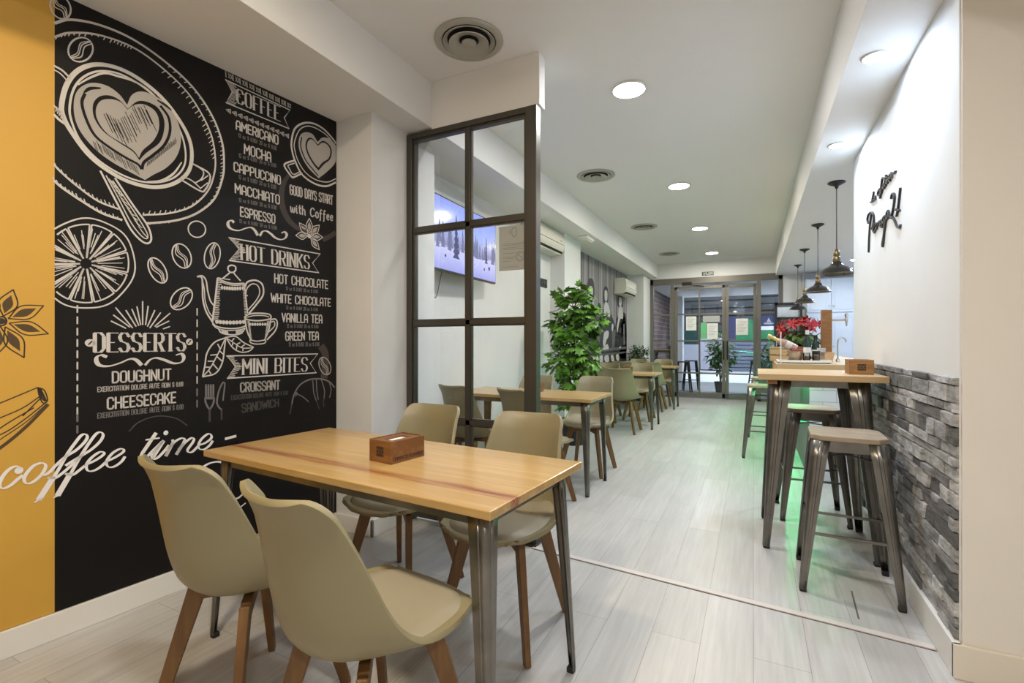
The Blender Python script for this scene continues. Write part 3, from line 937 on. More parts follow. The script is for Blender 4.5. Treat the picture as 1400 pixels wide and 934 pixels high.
for i in range(12):
    t, t2 = i / 12, (i + .75) / 12
    a, b, e = B0[0].lerp(B0[1], t2), B1[0].lerp(B1[1], t2), B0[0].lerp(B0[1], t).lerp(B1[0].lerp(B1[1], t), .5)
    k.seg(a, e, 0.0045, disc=False); k.seg(b, e, 0.0045, disc=False); k.seg(a, b, 0.0045, disc=False); k.disc(a.lerp(b, .5).lerp(e, .35), 0.005, 6)
k.build('border_drawing', M['chalk_soft'], mural)

# menu lettering
def menu(name, f, s, box, m='chalk', w=0.0072, heavy=None):
    g_ = 2.0 if heavy else 1.7
    ws = s.split(' ') if name in ('menu_lettering', 'heading_lettering') else [s]
    for wi in range(len(ws)):
        k = Ink()
        letters(k, s, f(box), w, heavy, gap=g_, only=wi if len(ws) > 1 else None)
        k.build(name, M[m], mural)
c7 = crop(310, 85, 6.44); c11 = crop(350, 360, 7.783)
HV = (0.0036, 0.0125)
menu('heading_lettering', c6, 'DESSERTS', '138,258 138,382 712,262 712,372', heavy=(0.0038, 0.0145))
menu('heading_lettering', c7, 'COFFEE', '90,235 93,358 460,390 460,518', heavy=HV)
menu('heading_lettering', c9, 'HOT DRINKS', '250,50 252,126 583,107 583,172', heavy=HV)
menu('heading_lettering', c10, 'MINI BITES', '447,150 447,302 1075,136 1072,268', heavy=HV)
OZ = '12 oz $ 0.00/ 20 oz $ 0.00'
EX = 'EXERCITATION DOLORE AUTE ADIN $ 0.00'
for f, s, box, sub in (
    (c6, 'DOUGHNUT', '252,507 252,576 622,489 622,555', None), (c6, 'CHEESECAKE', '220,674 220,745 653,637 653,702', None),
    (c7, 'AMERICANO', '83,514 83,590 450,650 450,726', '102,627 102,660 435,742 435,776'),
    (c7, 'MOCHA', '155,722 155,805 386,800 386,878', '105,804 105,838 432,897 432,928'),
    (c8, 'CAPPUCCINO', '66,12 66,92 487,138 487,216', '108,128 108,162 447,222 447,260'),
    (c8, 'MACCHIATO', '76,208 78,290 478,316 478,394', '110,340 110,370 450,410 450,444'),
    (c8, 'ESPRESSO', '125,421 125,503 437,493 437,572', '114,532 114,562 452,597 452,628'),
    (c11, 'HOT CHOCOLATE', '198,113 198,205 762,188 762,270', '318,248 318,284 655,287 655,319'),
    (c11, 'WHITE CHOCOLATE', '160,321 160,410 790,380 790,458', '320,455 320,488 655,476 655,509'),
    (c11, 'VANILLA TEA', '276,533 276,622 700,553 700,637', '327,648 327,684 660,657 660,691'),
    (c11, 'GREEN TEA', '315,731 315,821 662,733 662,814', '348,842 348,884 670,842 670,880')):
    menu('menu_lettering', f, s, box)
    if sub: menu('price_lettering', f, OZ, sub, 'chalk_dim', 0.0030)
menu('menu_lettering', c10, 'CROISSANT', '422,386 424,474 805,361 803,445', 'chalk_soft', 0.008)
menu('menu_lettering', c10, 'SANDWICH', '435,592 437,675 793,543 793,613', 'chalk_faint', 0.0075)
menu('price_lettering', c10, EX, '330,508 330,552 885,463 885,498', 'chalk_faint', 0.0035)
menu('price_lettering', c6, EX, '156,605 156,635 700,570 700,598', 'chalk_soft', 0.0036)
menu('price_lettering', c6, EX, '156,772 156,804 702,714 702,744', 'chalk_dim', 0.0036)
c12 = crop(380, 160, 4.91)
menu('slogan_lettering', c12, 'GOOD DAYS START', '80,456 82,518 366,531 366,588', w=0.0075)
menu('slogan_lettering', c12, 'with coffee', '84,582 84,638 366,640 366,698', w=0.008)

# coffee pot, tea cup, leaves
c13 = crop(260, 350, 5.49)
k = Ink()
for a, wd, cl in (('312,70 338,80 340,105 325,122 300,122 284,105 286,80', .008, True), ('300,122 285,135 240,172', .007, False), ('322,122 335,140 378,188', .007, False),
                  ('205,163 250,190 320,208 405,205', .007, False), ('205,178 250,202 320,220 408,216', .005, False), ('205,163 240,170 300,178', .005, False),
                  ('205,165 190,300 165,498', .009, False), ('405,205 415,300 430,432', .007, False), ('165,500 200,530 290,545 370,540 415,525', .007, False), ('165,512 205,545 290,560 380,552 410,540', .005, False),
                  ('210,542 235,578 310,592 380,582 412,540', .007, False),
                  ('50,155 85,162 92,230 95,330 120,420 162,490', .008, False), ('50,155 90,150 118,185 130,260 150,335 176,372', .007, False), ('88,170 105,250 112,340 140,420 165,455', .005, False),
                  ('410,232 430,195 490,183 540,215 547,290 500,360 440,432', .009, False), ('415,300 425,245 465,210 508,225 520,280 490,340 430,408', .006, False), ('412,290 420,300 430,295', .006, False),
                  ('409,458 450,435 520,430 590,438 606,460 590,475 510,486 430,478', .008, True), ('425,460 480,448 550,448 592,458', .005, False),
                  ('410,468 425,560 455,630', .008, False), ('605,470 590,555 558,630', .007, False), ('450,632 500,640 562,632 556,655 500,662 455,652', .006, True),
                  ('603,478 640,475 653,510 635,565 575,630', .008, False), ('600,500 628,492 632,525 590,570', .006, False)):
    line(k, c13(a), wd, cl, 5)
for i in range(9):
    k.disc(c13('%f,%f' % (238 + i * 19.5, 238 + 7 * math.sin(i / 8 * 2.6)))[0], 0.0085 - abs(i - 4) * 0.0006, 8, 0.011)
    k.disc(c13('%f,%f' % (200 + i * 25, 494 + 6 * math.sin(i / 8 * 3)))[0], 0.0095, 8, 0.011)
    if i < 8: k.disc(c13('%f,%f' % (448 + i * 19, 513))[0], 0.007, 8, 0.009)
for i in range(22):
    t = i / 21
    k.seg(*c13('%f,%f %f,%f' % (207 - t * 36, 200 + t * 280, 232 - t * 20 + rnd.uniform(-8, 4), 200 + t * 280)), 0.004, disc=False)
    k.seg(*c13('%f,%f %f,%f' % (392 + t * 18, 225 + t * 250, 408 + t * 18, 225 + t * 250)), 0.004, disc=False)
    k.seg(*c13('%f,%f %f,%f' % (428 + t * 22, 490 + t * 140, 446 + t * 16, 490 + t * 140)), 0.003, disc=False)
    k.seg(*c13('%f,%f %f,%f' % (600 - t * 35, 490 + t * 140, 575 - t * 18, 490 + t * 140)), 0.003, disc=False)
for i in range(10):
    k.seg(*c13('%f,%f %f,%f' % (232 + i * 5, 548 + i, 240 + i * 5, 578 + i)), 0.003, disc=False)
    k.seg(*c13('%f,%f %f,%f' % (345 + i * 5, 552, 343 + i * 5, 585)), 0.003, disc=False)
k.build('coffee_pot_drawing', M['chalk'], mural)
k = Ink()
for a, wd in (('262,615 180,650 125,730 110,820 92,908', .007), ('92,908 190,880 240,800 255,700 265,618', .007), ('258,630 205,740 150,840 95,905', .006),
              ('262,612 340,605 400,650 475,685', .006), ('475,685 440,715 380,722 320,690 270,618', .006), ('275,618 330,655 390,690 470,690', .005)):
    line(k, c13(a), wd)
for a in ('225,700 205,660', '205,740 150,745', '180,790 130,790', '150,835 115,835', '222,715 250,740', '200,755 238,790', '170,810 205,850', '135,855 155,885', '310,640 330,618', '345,665 375,650', '380,685 410,665', '320,652 315,672', '350,672 345,702', '395,690 395,715'):
    k.seg(*c13(a), 0.006, disc=False)
k.build('tea_leaf_drawing', M['chalk'], mural)

# small cup at the pillar end
def clip(P): return [Vector((min(p.x, A_END - 0.004), p.y)) for p in P]
k = Ink(-0.0016)
line(k, clip(c12('390,180 370,150 310,85 240,45 170,42 112,80 90,165 94,225 112,290 160,385 240,445 320,465 390,440')), .011)
line(k, clip(c12('390,205 375,180 320,118 250,74 190,62 140,92 110,170 112,220 132,290 180,368 250,420 330,437 390,415')), .006)
line(k, c12('110,292 50,312 46,338 90,400 105,404 162,378'), .010); line(k, c12('110,310 68,325 72,340 102,385 150,365'), .006)
k.build('cup_drawing', M['chalk'], mural)
k = Ink(-0.0018)
k.fill(clip(spline(c12('265,168 230,115 180,103 145,130 138,200 165,280 210,350 272,412'), False, 5) + spline(c12('272,412 325,370 375,320 392,270 385,200 350,150 300,138 265,168'), False, 5)[1:-1]))
k.build('latte_leaf_drawing', M['chalk_soft'], mural)
k = Ink(-0.0021)
k.fill(clip(spline(c12('265,186 232,146 200,144 183,190 198,252 236,318 271,360'), False, 5) + spline(c12('271,360 308,318 348,284 360,230 342,186 300,160 265,186'), False, 5)[1:-1]))
line(k, c12('158,135 152,200 185,290 240,360 268,395'), .008)
k.build('latte_shadow_drawing', M['black_vinyl'], mural)
k = Ink(-0.0024)
k.fill(spline(c12('265,195 235,156 208,154 193,195 208,250 242,308 270,340'), False, 5) + spline(c12('270,340 298,305 338,278 350,230 335,192 300,172 265,195'), False, 5)[1:-1])
k.build('latte_heart_drawing', M['chalk_soft'], mural)
# stain ring and star anise
k = Ink(-0.0014)
line(k, c12('85,375 40,440 22,520 32,610 70,690 130,745 200,775'), .038, taper=True)
line(k, clip(c12('300,825 350,800 385,775')), .03)
k.build('stain_ring_drawing', M['brown_ink'], mural)
def petal(k, f, c, tip, wid, wl, filled=None):
    c, t = f(c)[0], f(tip)[0]
    d = t - c; n = Vector((-d.y, d.x)).normalized() * wid
    a, b = c + d * .15, c + d * .55
    left = spline([a, b + n, t], False, 6); right = spline([a, b - n, t], False, 6)
    k.strip(left, wl); k.strip(right, wl)
    if filled is not None:
        s = c + d * .24; e = c + d * .82; m_ = c + d * .53
        filled.fill(spline([s, m_ + n * .55, e], False, 4) + spline([e, m_ - n * .55, s], False, 4)[1:-1])
k = Ink(); k2 = Ink(-0.0013)
for t in ('210,680', '142,710', '278,725', '118,795', '300,808', '277,892'):
    petal(k, c12, '210,800', t, 0.022, 0.005, k2)
k.disc(c12('210,800')[0], 0.014, 10)
k.build('star_anise_drawing', M['chalk'], mural); k2.build('star_anise_shade_drawing', M['chalk_soft'], mural)
# fork, knife, croissant fading out at the foot
k = Ink()
for i in range(4):
    k.seg(*c10('%f,405 %f,530' % (82 + i * 24, 82 + i * 24)), .009)
line(k, c10('75,525 80,580 118,640 155,580 160,525'), .009); k.seg(*c10('80,535 155,535'), .012)
k.build('fork_drawing', M['chalk_dim'], mural)
k = Ink(); k.seg(*c10('118,640 118,760'), .010); k.seg(*c10('235,640 235,740'), .008)
k.build('cutlery_handle_drawing', M['chalk_faint'], mural)
k = Ink(); line(k, c10('268,385 245,385 210,460 190,560 200,610 235,650'), .008); line(k, c10('268,385 262,450 248,560'), .007)
k.build('knife_drawing', M['chalk_dim'], mural)
k = Ink()
line(k, clip(c10('925,590 945,505 1000,410 1090,355 1200,345 1290,372 1345,430')), .009)
for a in ('958,485 1030,520 1090,570', '1130,360 1140,480 1165,560', '1165,352 1170,460 1185,550', '1215,352 1245,460 1240,540', '1290,375 1310,450 1295,530', '945,500 975,480 960,520'):
    line(k, clip(c10(a)), .006)
k.build('croissant_drawing', M['chalk_dim'], mural)
k = Ink()
line(k, c10('905,690 915,640 925,590'), .007); line(k, c10('1165,560 1180,600 1195,640'), .005); line(k, c10('1240,540 1235,580 1240,620'), .005)
line(k, px('176,590 190,577 215,569 240,572 256,582'), .005)
k.build('croissant_drawing', M['chalk_faint'], mural)
k = Ink(-0.0013); line(k, c10('1210,20 1250,90 1255,180 1240,340'), .05); k.build('stain_drawing', M['brown_ink'], mural)

# drawings on the yellow wall
cy = crop(0, 380, 3.89)
k = Ink(); k2 = Ink(-0.0013)
for t in ('70,62', '232,148', '258,298', '128,425', '-30,420', '-160,330', '-190,190', '-110,70'):
    petal(k, cy, '8,230', t, 0.027, 0.0045, k2)
k.strip([cy('%f,%f' % (8 + 26 * math.cos(R(a)), 230 + 24 * math.sin(R(a))))[0] for a in range(0, 360, 20)], .006, True)
k.disc(cy('6,230')[0], 0.012, 12)
k.build('star_anise_drawing', M['ink'], yel); k2.build('star_anise_shade_drawing', M['ink_soft'], yel)
k = Ink()
for a in ('-260,760 -60,690 200,583', '-260,860 0,745 120,692 215,628', '200,583 235,598 252,650 228,665 208,625 200,583', '208,600 222,640 240,655', '-260,940 0,835 120,760 247,660', '120,735 215,640', '-200,960 0,800 180,690'):
    line(k, cy(a), .0045)
for i in range(9): k.seg(*cy('%f,%f %f,%f' % (205 + i * 4, 590 + i * 8, 218 + i * 3.4, 596 + i * 7)), .006)
k.build('cinnamon_drawing', M['ink'], yel)
k = Ink(); line(k, cy('-260,1080 0,905 140,790 256,672'), .012); line(k, cy('-260,1040 0,860 140,765 250,668'), .004)
k.build('cinnamon_edge_drawing', M['ink_soft'], yel)

# big white script across both murals
cf = crop(0, 570, 7.183); ct = crop(160, 570, 6.225)
scr = empty('script_lettering', MO, MTH)
def ksplit(k, name):
    k.build(name, M['white_vinyl'], scr)
    return Ink(-0.0036)
k = Ink(-0.0036)
SN = (0.0050, 0.0122, R(-28))
k.disc(cf('183,525')[0], 0.013, 14, 0.014)
for a in ('200,505 165,485 110,500 50,550 8,615 -8,665 10,697 50,697 110,665 170,612 222,572',
          '400,450 330,478 265,545 235,600 245,645 290,652 350,618 410,560 443,500 440,465 405,448',
          '405,572 440,568 490,535 540,480'):
    line(k, cf(a), .02, nib=SN)
for a in ('540,480 640,392 740,330 815,262 853,205 840,172 795,182 735,255 670,345 620,430 575,510 520,600', '520,600 545,598 600,560 660,510 720,455 760,420',
          '640,480 700,440 800,380 900,315 980,240 1010,180 985,150 940,168 880,245 820,335 765,425 715,515 690,560', '690,575 725,562 780,520 830,480',
          '830,472 890,448 960,410 1015,368 1012,345 970,348 905,392 855,450 845,500 870,532 925,525 985,490 1035,445',
          '1035,440 1090,416 1160,378 1210,340 1205,316 1165,318 1100,358 1048,425 1045,470 1075,495 1130,482 1190,438 1225,388'):
    line(k, cf(a), .02, nib=SN)
for a, b in (('520,595', '375,818'), ('690,555', '560,775')):
    p, q = cf(a)[0], cf(b)[0]
    k.seg(p, q, 0.020, disc=False); k.seg(q + Vector((-.012, -.004)), q + Vector((.012, .004)), 0.006, disc=False)
k.seg(*cf('475,600 540,595'), 0.009); k.seg(*cf('645,560 700,572'), 0.009)
SN2 = (0.0052, 0.0135, R(-28))
k = ksplit(k, 'word_lettering'); k.disc(ct('413,136')[0], 0.0105, 12, 0.0115)
k.seg(*ct('330,135 215,305'), 0.016, disc=False); line(k, ct('215,300 200,340 215,358 250,340 300,290'), .02, nib=SN2); k.seg(*ct('245,195 355,180'), 0.007)
for a in ('300,290 385,208', '395,200 340,265 295,325 305,358 345,345 400,290 440,240', '470,192 470,225 440,275 410,335', '430,275 490,210 545,182 572,190 555,235 500,322', '520,280 580,215 630,180 652,188 640,220 600,275 605,300 640,295 690,245',
          '695,240 750,220 798,182 795,150 765,148 715,190 690,240 700,272 740,275 785,242 812,202'):
    line(k, ct(a), .02, nib=SN2)
k.seg(*ct('395,203 305,345'), 0.015, disc=False); k.seg(*ct('470,225 412,335'), 0.015, disc=False); k.seg(*ct('560,228 500,322'), 0.015, disc=False)
k = ksplit(k, 'word_lettering')
k.seg(*ct('915,188 1012,162'), 0.014, disc=False)
k = ksplit(k, 'dash_lettering')
line(k, ct('705,470 740,420 800,390 870,382 915,405 932,450 918,520 885,590 850,635'), .02, nib=(0.008, 0.021, R(0)))
k = ksplit(k, 'initial_lettering')
line(k, ct('1000,700 1040,682 1085,635'), .010)
k = ksplit(k, 'stroke_lettering')
line(k, ct('1000,805 1045,770 1092,732'), .007)
ksplit(k, 'stroke_lettering')
tag(scr, 'large white cursive words coffee time running over the yellow and black murals', 'wall lettering')
# ------------------------------------------------------------------ glass partition
gp = empty('glass_partition', (-2.14, 2.65, 0))
tag(gp, 'dark metal framed glass partition of two columns of panes beside the front table', 'partition')
PW, PH, PD = 0.977, 2.648, 0.066
X_M = 0.487                                     # middle mullion
ZR = [0.075, 0.700, 1.350, 1.985, 2.600]
MB().box((PW - .073, 0, 0), (PW, PD, PH)).build('post', M['frame'], gp, bevel=.003)
MB().box((0, 0, 0), (.045, PD, PH)).build('post', M['frame'], gp, bevel=.003)
MB().box((.045, .002, PH - .036), (PW - .073, PD - .002, PH)).build('rail', M['frame'], gp, bevel=.002)
MB().box((.045, .004, 0.03), (PW - .073, PD - .004, .075)).build('rail', M['frame'], gp, bevel=.002)
for z in ZR[1:4]:
    MB().box((.045, .012, z - .017), (PW - .073, PD - .012, z + .017)).box((.05, .020, z - .026), (PW - .078, PD - .020, z + .026)).build('glazing_bar', M['frame'], gp, bevel=.002)
MB().box((X_M - .017, .012, .07), (X_M + .017, PD - .012, PH - .03)).box((X_M - .026, .020, .07), (X_M + .026, PD - .020, PH - .03)).build('mullion', M['frame'], gp, bevel=.002)
MB().box((.045, .014, .07), (.062, PD - .014, PH - .036)).box((PW - .088, .014, .07), (PW - .073, PD - .014, PH - .036)).box((.06, .014, PH - .052), (PW - .08, PD - .014, PH - .036)).build('glazing_bead', M['frame'], gp, bevel=.002)
zz = [0.075, 0.700, 1.350, 1.985, PH - .04]
for i in range(4):
    for x0, x1 in ((.055, X_M - .014), (X_M + .014, PW - .08)):
        MB().box((x0, .031, zz[i] + .014), (x1, .036, zz[i + 1] - .012)).build('glass_pane', M['glass'], gp)
MB().box((PW - .12, -.03, 0), (PW + .01, PD + .03, .012)).build('foot_plate', M['black'], gp, bevel=.002)

# notice on the upper right pane
def on_plane_y(u, v, y):
    a, b, c = ray(u, v); t = y / b
    return Vector((t * a, CZ + t * c))
M['film'] = mat('frosted_film', (0.36, 0.375, 0.35), 0.5)
a_, b_ = on_plane_y(682.5, 371, 2.68), on_plane_y(723, 306, 2.68)
nt = empty('glass_notice', (a_.x, 2.6785, a_.y))
tag(nt, 'grey printed notice with round emblem stuck on the glass partition', 'notice')
nw, nh = b_.x - a_.x, b_.y - a_.y
MB().box((0, 0, 0), (nw, .0012, nh)).build('sheet', M['film'], nt)
M['film_ink'] = mat('grey_notice_ink', (0.20, 0.20, 0.18), 0.6)
k = Ink(-.0008)
ring = lambda c, r: [Vector((c[0] + r * math.cos(R(t)), c[1] + r * math.sin(R(t)))) for t in range(0, 360, 18)]
k.strip([Vector((nw * .52 + .017 * math.cos(R(t)), nh * .855 + .030 * math.sin(R(t)))) for t in range(0, 360, 18)], .004, True)
k.strip(spline([(nw * .38, nh * .91), (nw * .36, nh * .86), (nw * .39, nh * .80)], False, 4), .003)
for j, (zf, l) in enumerate(((.60, .8), (.565, .74), (.51, .82), (.475, .7), (.385, .44), (.30, .42), (.27, .36), (.21, .3), (.08, .5))):
    k.seg((nw * .13, nh * zf), (nw * (.13 + l), nh * zf), .0022, disc=False)
k.strip(ring((nw * .72, nh * .30), .030), .003, True); k.strip(ring((nw * .72, nh * .30), .023), .002, True)
k.seg((nw * .72 - .014, nh * .30 + .014), (nw * .72 + .014, nh * .30 - .014), .004)
k.build('print', M['film_ink'], nt)

# ------------------------------------------------------------------ shell chair
def chair_proto():
    root = empty('shell_chair')
    S = 18
    cen = spline([(.225, .452), (.14, .449), (.03, .440), (-.08, .436), (-.155, .447), (-.205, .487), (-.232, .555), (-.25, .64), (-.264, .73), (-.276, .80)], False, 4)
    rim = spline([(.195, .470), (.125, .470), (.045, .474), (-.025, .494), (-.075, .535), (-.108, .590), (-.135, .655), (-.163, .72), (-.190, .775), (-.214, .82)], False, 4)
    hws = [.200, .222, .233, .234, .225, .211, .197, .187, .181, .175]
    hw = [v.x for v in spline([(h, 0) for h in hws], False, 4)]
    # rounded front lip and rounded top corners
    F = 5
    f_c, f_r, f_h = [], [], []
    for q in range(F):
        t = 1 - q / F
        o_ = .045 * math.sin(t * math.pi / 2); d_ = .062 * (1 - math.cos(t * math.pi / 2))
        f_c.append(Vector((cen[0].x + o_, cen[0].y - .010 * t * t))); f_r.append(Vector((rim[0].x + o_ * .8, rim[0].y - .008 * t * t))); f_h.append(hw[0] - d_)
    for q in range(1, 8):
        t = q / 7
        o_ = .068 * math.sin(t * math.pi / 2); d_ = .054 * (1 - math.cos(t * math.pi / 2))
        bend = .022 * t ** 1.6
        cen.append(Vector((cen[36].x - o_ * .2 - bend, cen[36].y + o_))); rim.append(Vector((rim[36].x - o_ * .55 - bend * 1.1, rim[36].y + o_ * .86))); hw.append(hw[36] + .013 * t - d_)
    cen, rim, hw = f_c + cen, f_r + rim, f_h + hw
    n = len(cen)
    def P(i, s):
        a = abs(s) ** 2.3
        y = cen[i].x + (rim[i].x - cen[i].x) * a
        z = cen[i].y + (rim[i].y - cen[i].y) * a
        return Vector((hw[i] * s, y, z))
    ss = [math.sin(math.pi / 2 * (2 * j / S - 1)) * .35 + (2 * j / S - 1) * .65 for j in range(S + 1)]
    mb = MB()
    vs = [P(i, s) for i in range(n) for s in ss]
    fs = [(i * (S + 1) + j, i * (S + 1) + j + 1, (i + 1) * (S + 1) + j + 1, (i + 1) * (S + 1) + j) for i in range(n - 1) for j in range(S)]
    mb.add(vs, fs)
    sh = mb.build('seat_shell', M['shell'], root, smooth=80)
    md = sh.modifiers.new('thickness', 'SOLIDIFY'); md.thickness = .016; md.offset = 0
    md = sh.modifiers.new('edge', 'BEVEL'); md.width = .004; md.segments = 2; md.limit_method = 'ANGLE'; md.angle_limit = R(50)
    # cushion on the seat
    mb = MB()
    i0, i1 = 4, 24
    SP = 14
    rows = list(range(i0, i1 + 1))
    def nrm(i, s):
        e = .02
        du = P(i, min(s + e, 1)) - P(i, max(s - e, -1))
        dv = P(min(i + 1, n - 1), s) - P(max(i - 1, 0), s)
        q = du.cross(dv); q.normalize()
        return -q
    vs = []
    for i in rows:
        wv = 2 * (i - i0) / (i1 - i0) - 1
        lim = .88 * (1 - .25 * max(0, abs(wv) - .55) ** 2 / .2)
        for j in range(SP + 1):
            q = 2 * j / SP - 1
            s = q * lim
            hgt = .009 + .022 * max(0, (1 - abs(q) ** 5) * (1 - abs(wv) ** 6)) ** .5
            if j in (0, SP) or i in (i0, i1): hgt = .006
            vs.append(P(i, s) + nrm(i, s) * hgt)
    fs = [(a * (SP + 1) + j, a * (SP + 1) + j + 1, (a + 1) * (SP + 1) + j + 1, (a + 1) * (SP + 1) + j) for a in range(len(rows) - 1) for j in range(SP)]
    mb.add(vs, fs)
    mb.build('seat_cushion', M['pad'], root, smooth=60)
    for sx in (-1, 1):
        for sy in (-1, 1):
            lb = MB()
            top = Vector((sx * .125, sy * .115, .415)); ft = Vector((sx * .203, sy * .212, 0))
            up = Vector((-sy * .7, sx * .7, 0))
            lb.bar(top, ft, .054, .029, .034, .024, up=up)
            lb.bar((sx * .015, sy * .015, .406), (sx * .128, sy * .118, .400), .030, .036, .030, .050, up=(0, 0, 1))
            lb.build('leg', M['legwood'], root, bevel=.004)
    MB().lathe([(.001, .427), (.07, .427), (.075, .420), (.06, .412), (.001, .410)], 20).build('swivel_plate', M['black'], root, smooth=40)
    return root
chair0 = chair_proto()
first = [True]
def chair(x, y, rz, label, group):
    o = chair0 if first[0] else copy_tree(chair0)
    first[0] = False
    o.location = (x, y, 0); o.rotation_euler.z = R(rz)
    tag(o, label, 'chair', group)
G1 = 'shell chairs around the front table'
chair(-1.512, 1.075, -1, 'taupe shell chair with its back to us, on the left at the front table', G1)
chair(-.946, 1.018, -10, 'nearest taupe shell chair of all, its back to us at the front table', G1)
chair(-1.56, 1.91, 180, 'taupe shell chair behind the front table, facing us on the left, nearest the pillar', G1)
chair(-.962, 1.858, 180, 'taupe shell chair behind the front table, facing us on the right under its corner', G1)
G2 = 'shell chairs around the second table'
chair(-2.10, 3.50, -14, 'taupe shell chair seen through the left panes of the partition, back to us', G2)
chair(-1.50, 3.42, -24, 'taupe shell chair seen through the right panes of the partition, back to us', G2)
chair(-1.99, 4.33, 180, 'taupe shell chair facing us behind the second table, half hidden by partition post', G2)
chair(-1.41, 4.43, 178, 'taupe shell chair facing us behind the aisle end of the second table', G2)
G3 = 'shell chairs around the third table'
chair(-1.60, 6.60, 0, 'taupe shell chair with its back to us at the third table, by the aisle', G3)
chair(-2.055, 6.985, 0, 'taupe shell chair at the third table behind the leafy plant, mostly hidden', G3)
chair(-1.62, 7.74, 180, 'taupe shell chair facing us behind the third table, beside the aisle', G3)
chair(-2.16, 7.74, 182, 'taupe shell chair facing us behind the wall end of the third table', G3)
G4 = 'shell chairs around the fourth table'
chair(-1.62, 8.90, 0, 'taupe shell chair with its back to us at the fourth table, beside the aisle', G4)
chair(-2.14, 8.90, 3, 'taupe shell chair with its back to us at the wall end of the fourth table', G4)
chair(-1.62, 9.80, 180, 'farthest taupe shell chair on the aisle, facing us in front of the glass doors', G4)
chair(-2.10, 9.75, 180, 'farthest taupe shell chair at the wall, in front of the dark shrub', G4)

# ------------------------------------------------------------------ folded steel legs shared by tables and stools
def folded_leg(mb, top, foot, w0, w1, sx, sy, n=8, bow=0.0, lip=.006):
    path = [(-1, 0)]
    for a in range(0, 91, 30):
        path.append((-.28 + .28 * math.sin(R(a)), -.28 + .28 * math.cos(R(a))))
    path.append((0, -1))
    path = [(-1, 0), (-.66, 0), (-.62, .05), (-.46, .05), (-.42, 0)] + path[1:-1] + [(0, -.42), (.05, -.46), (.05, -.62), (0, -.66), (0, -1)]
    prof = [(-1, -.12)] + path + [(-.12, -1)]
    m = len(prof)
    vs = []
    for i in range(n + 1):
        t = i / n
        c = Vector(top).lerp(Vector(foot), t)
        f = math.sin(math.pi * t) * bow
        w_ = w0 + (w1 - w0) * t ** .85
        for p in prof:
            vs.append((c.x + sx * (p[0] * w_ + f), c.y + sy * (p[1] * w_ + f), c.z))
    fs = [(i * m + j, i * m + j + 1, (i + 1) * m + j + 1, (i + 1) * m + j) for i in range(n) for j in range(m - 1)]
    mb.add(vs, fs)

def table(name, x, y, rz, Lx, Ly, H, topmat, th, wl, wf, inset, splay, label, cat='table', group=None, batten=False):
    t = empty(name, (x, y, 0), R(rz)); tag(t, label, cat, group)
    MB().box((-Lx / 2, -Ly / 2, H - th), (Lx / 2, Ly / 2, H)).build('table_top', topmat, t, bevel=.003)
    ap = MB(); q = inset + .012
    X, Y = Lx / 2 - q, Ly / 2 - q
    for a, b in (((-X, -Y), (X, -Y)), ((X, -Y), (X, Y)), ((X, Y), (-X, Y)), ((-X, Y), (-X, -Y))):
        ap.bar((*a, H - th - .021), (*b, H - th - .021), .012, .040)
    ap.build('apron', M['gun'], t)
    for sx in (-1, 1):
        for sy in (-1, 1):
            lm = MB()
            tp = (sx * (Lx / 2 - inset), sy * (Ly / 2 - inset), H - th)
            ft = (sx * (Lx / 2 - inset + splay), sy * (Ly / 2 - inset + splay), .012)
            folded_leg(lm, tp, ft, wl, wf, sx, sy)
            leg = lm.build('leg', M['gun'], t, smooth=50, solid=.003)
            MB().cbox((ft[0] - sx * wf * .55, ft[1] - sy * wf * .55, .010), (wf * 1.05, wf * 1.05, .020)).build('foot_cap', M['rubber'], leg, bevel=.004)
    if batten:
        MB().box((-Lx / 2 + .05, -Ly / 2 + .03, H - th - .024), (-Lx / 2 + .10, Ly / 2 - .03, H - th)).build('batten', M['boxwood_light'], t)
    return t
TH = .775
table('dining_table', -1.30, 1.468, -4.2, 1.415, .62, TH, M['oak_front'], .026, .062, .026, .044, .028, 'honey oak table on gunmetal legs in the foreground by the black mural')
table('dining_table', -1.765, 3.915, 0, 1.29, .60, TH, M['oak'], .026, .062, .026, .045, .01, 'second honey oak table, just behind the glass partition', group='honey oak tables along the left wall')
table('dining_table', -1.825, 7.14, 0, 1.22, .60, TH, M['oak'], .026, .062, .026, .045, .01, 'third honey oak table, beyond the leafy plant', group='honey oak tables along the left wall')
table('dining_table', -1.835, 9.36, 0, 1.20, .60, TH, M['oak'], .026, .062, .026, .045, .01, 'farthest honey oak table, nearest the glass doors', group='honey oak tables along the left wall')
table('bar_table', .338, 3.51, 0, .625, .62, 1.035, M['barwood'], .036, .105, .034, .07, .045, 'tall oak topped bar table on gunmetal legs against the stone wall', 'table', batten=True)

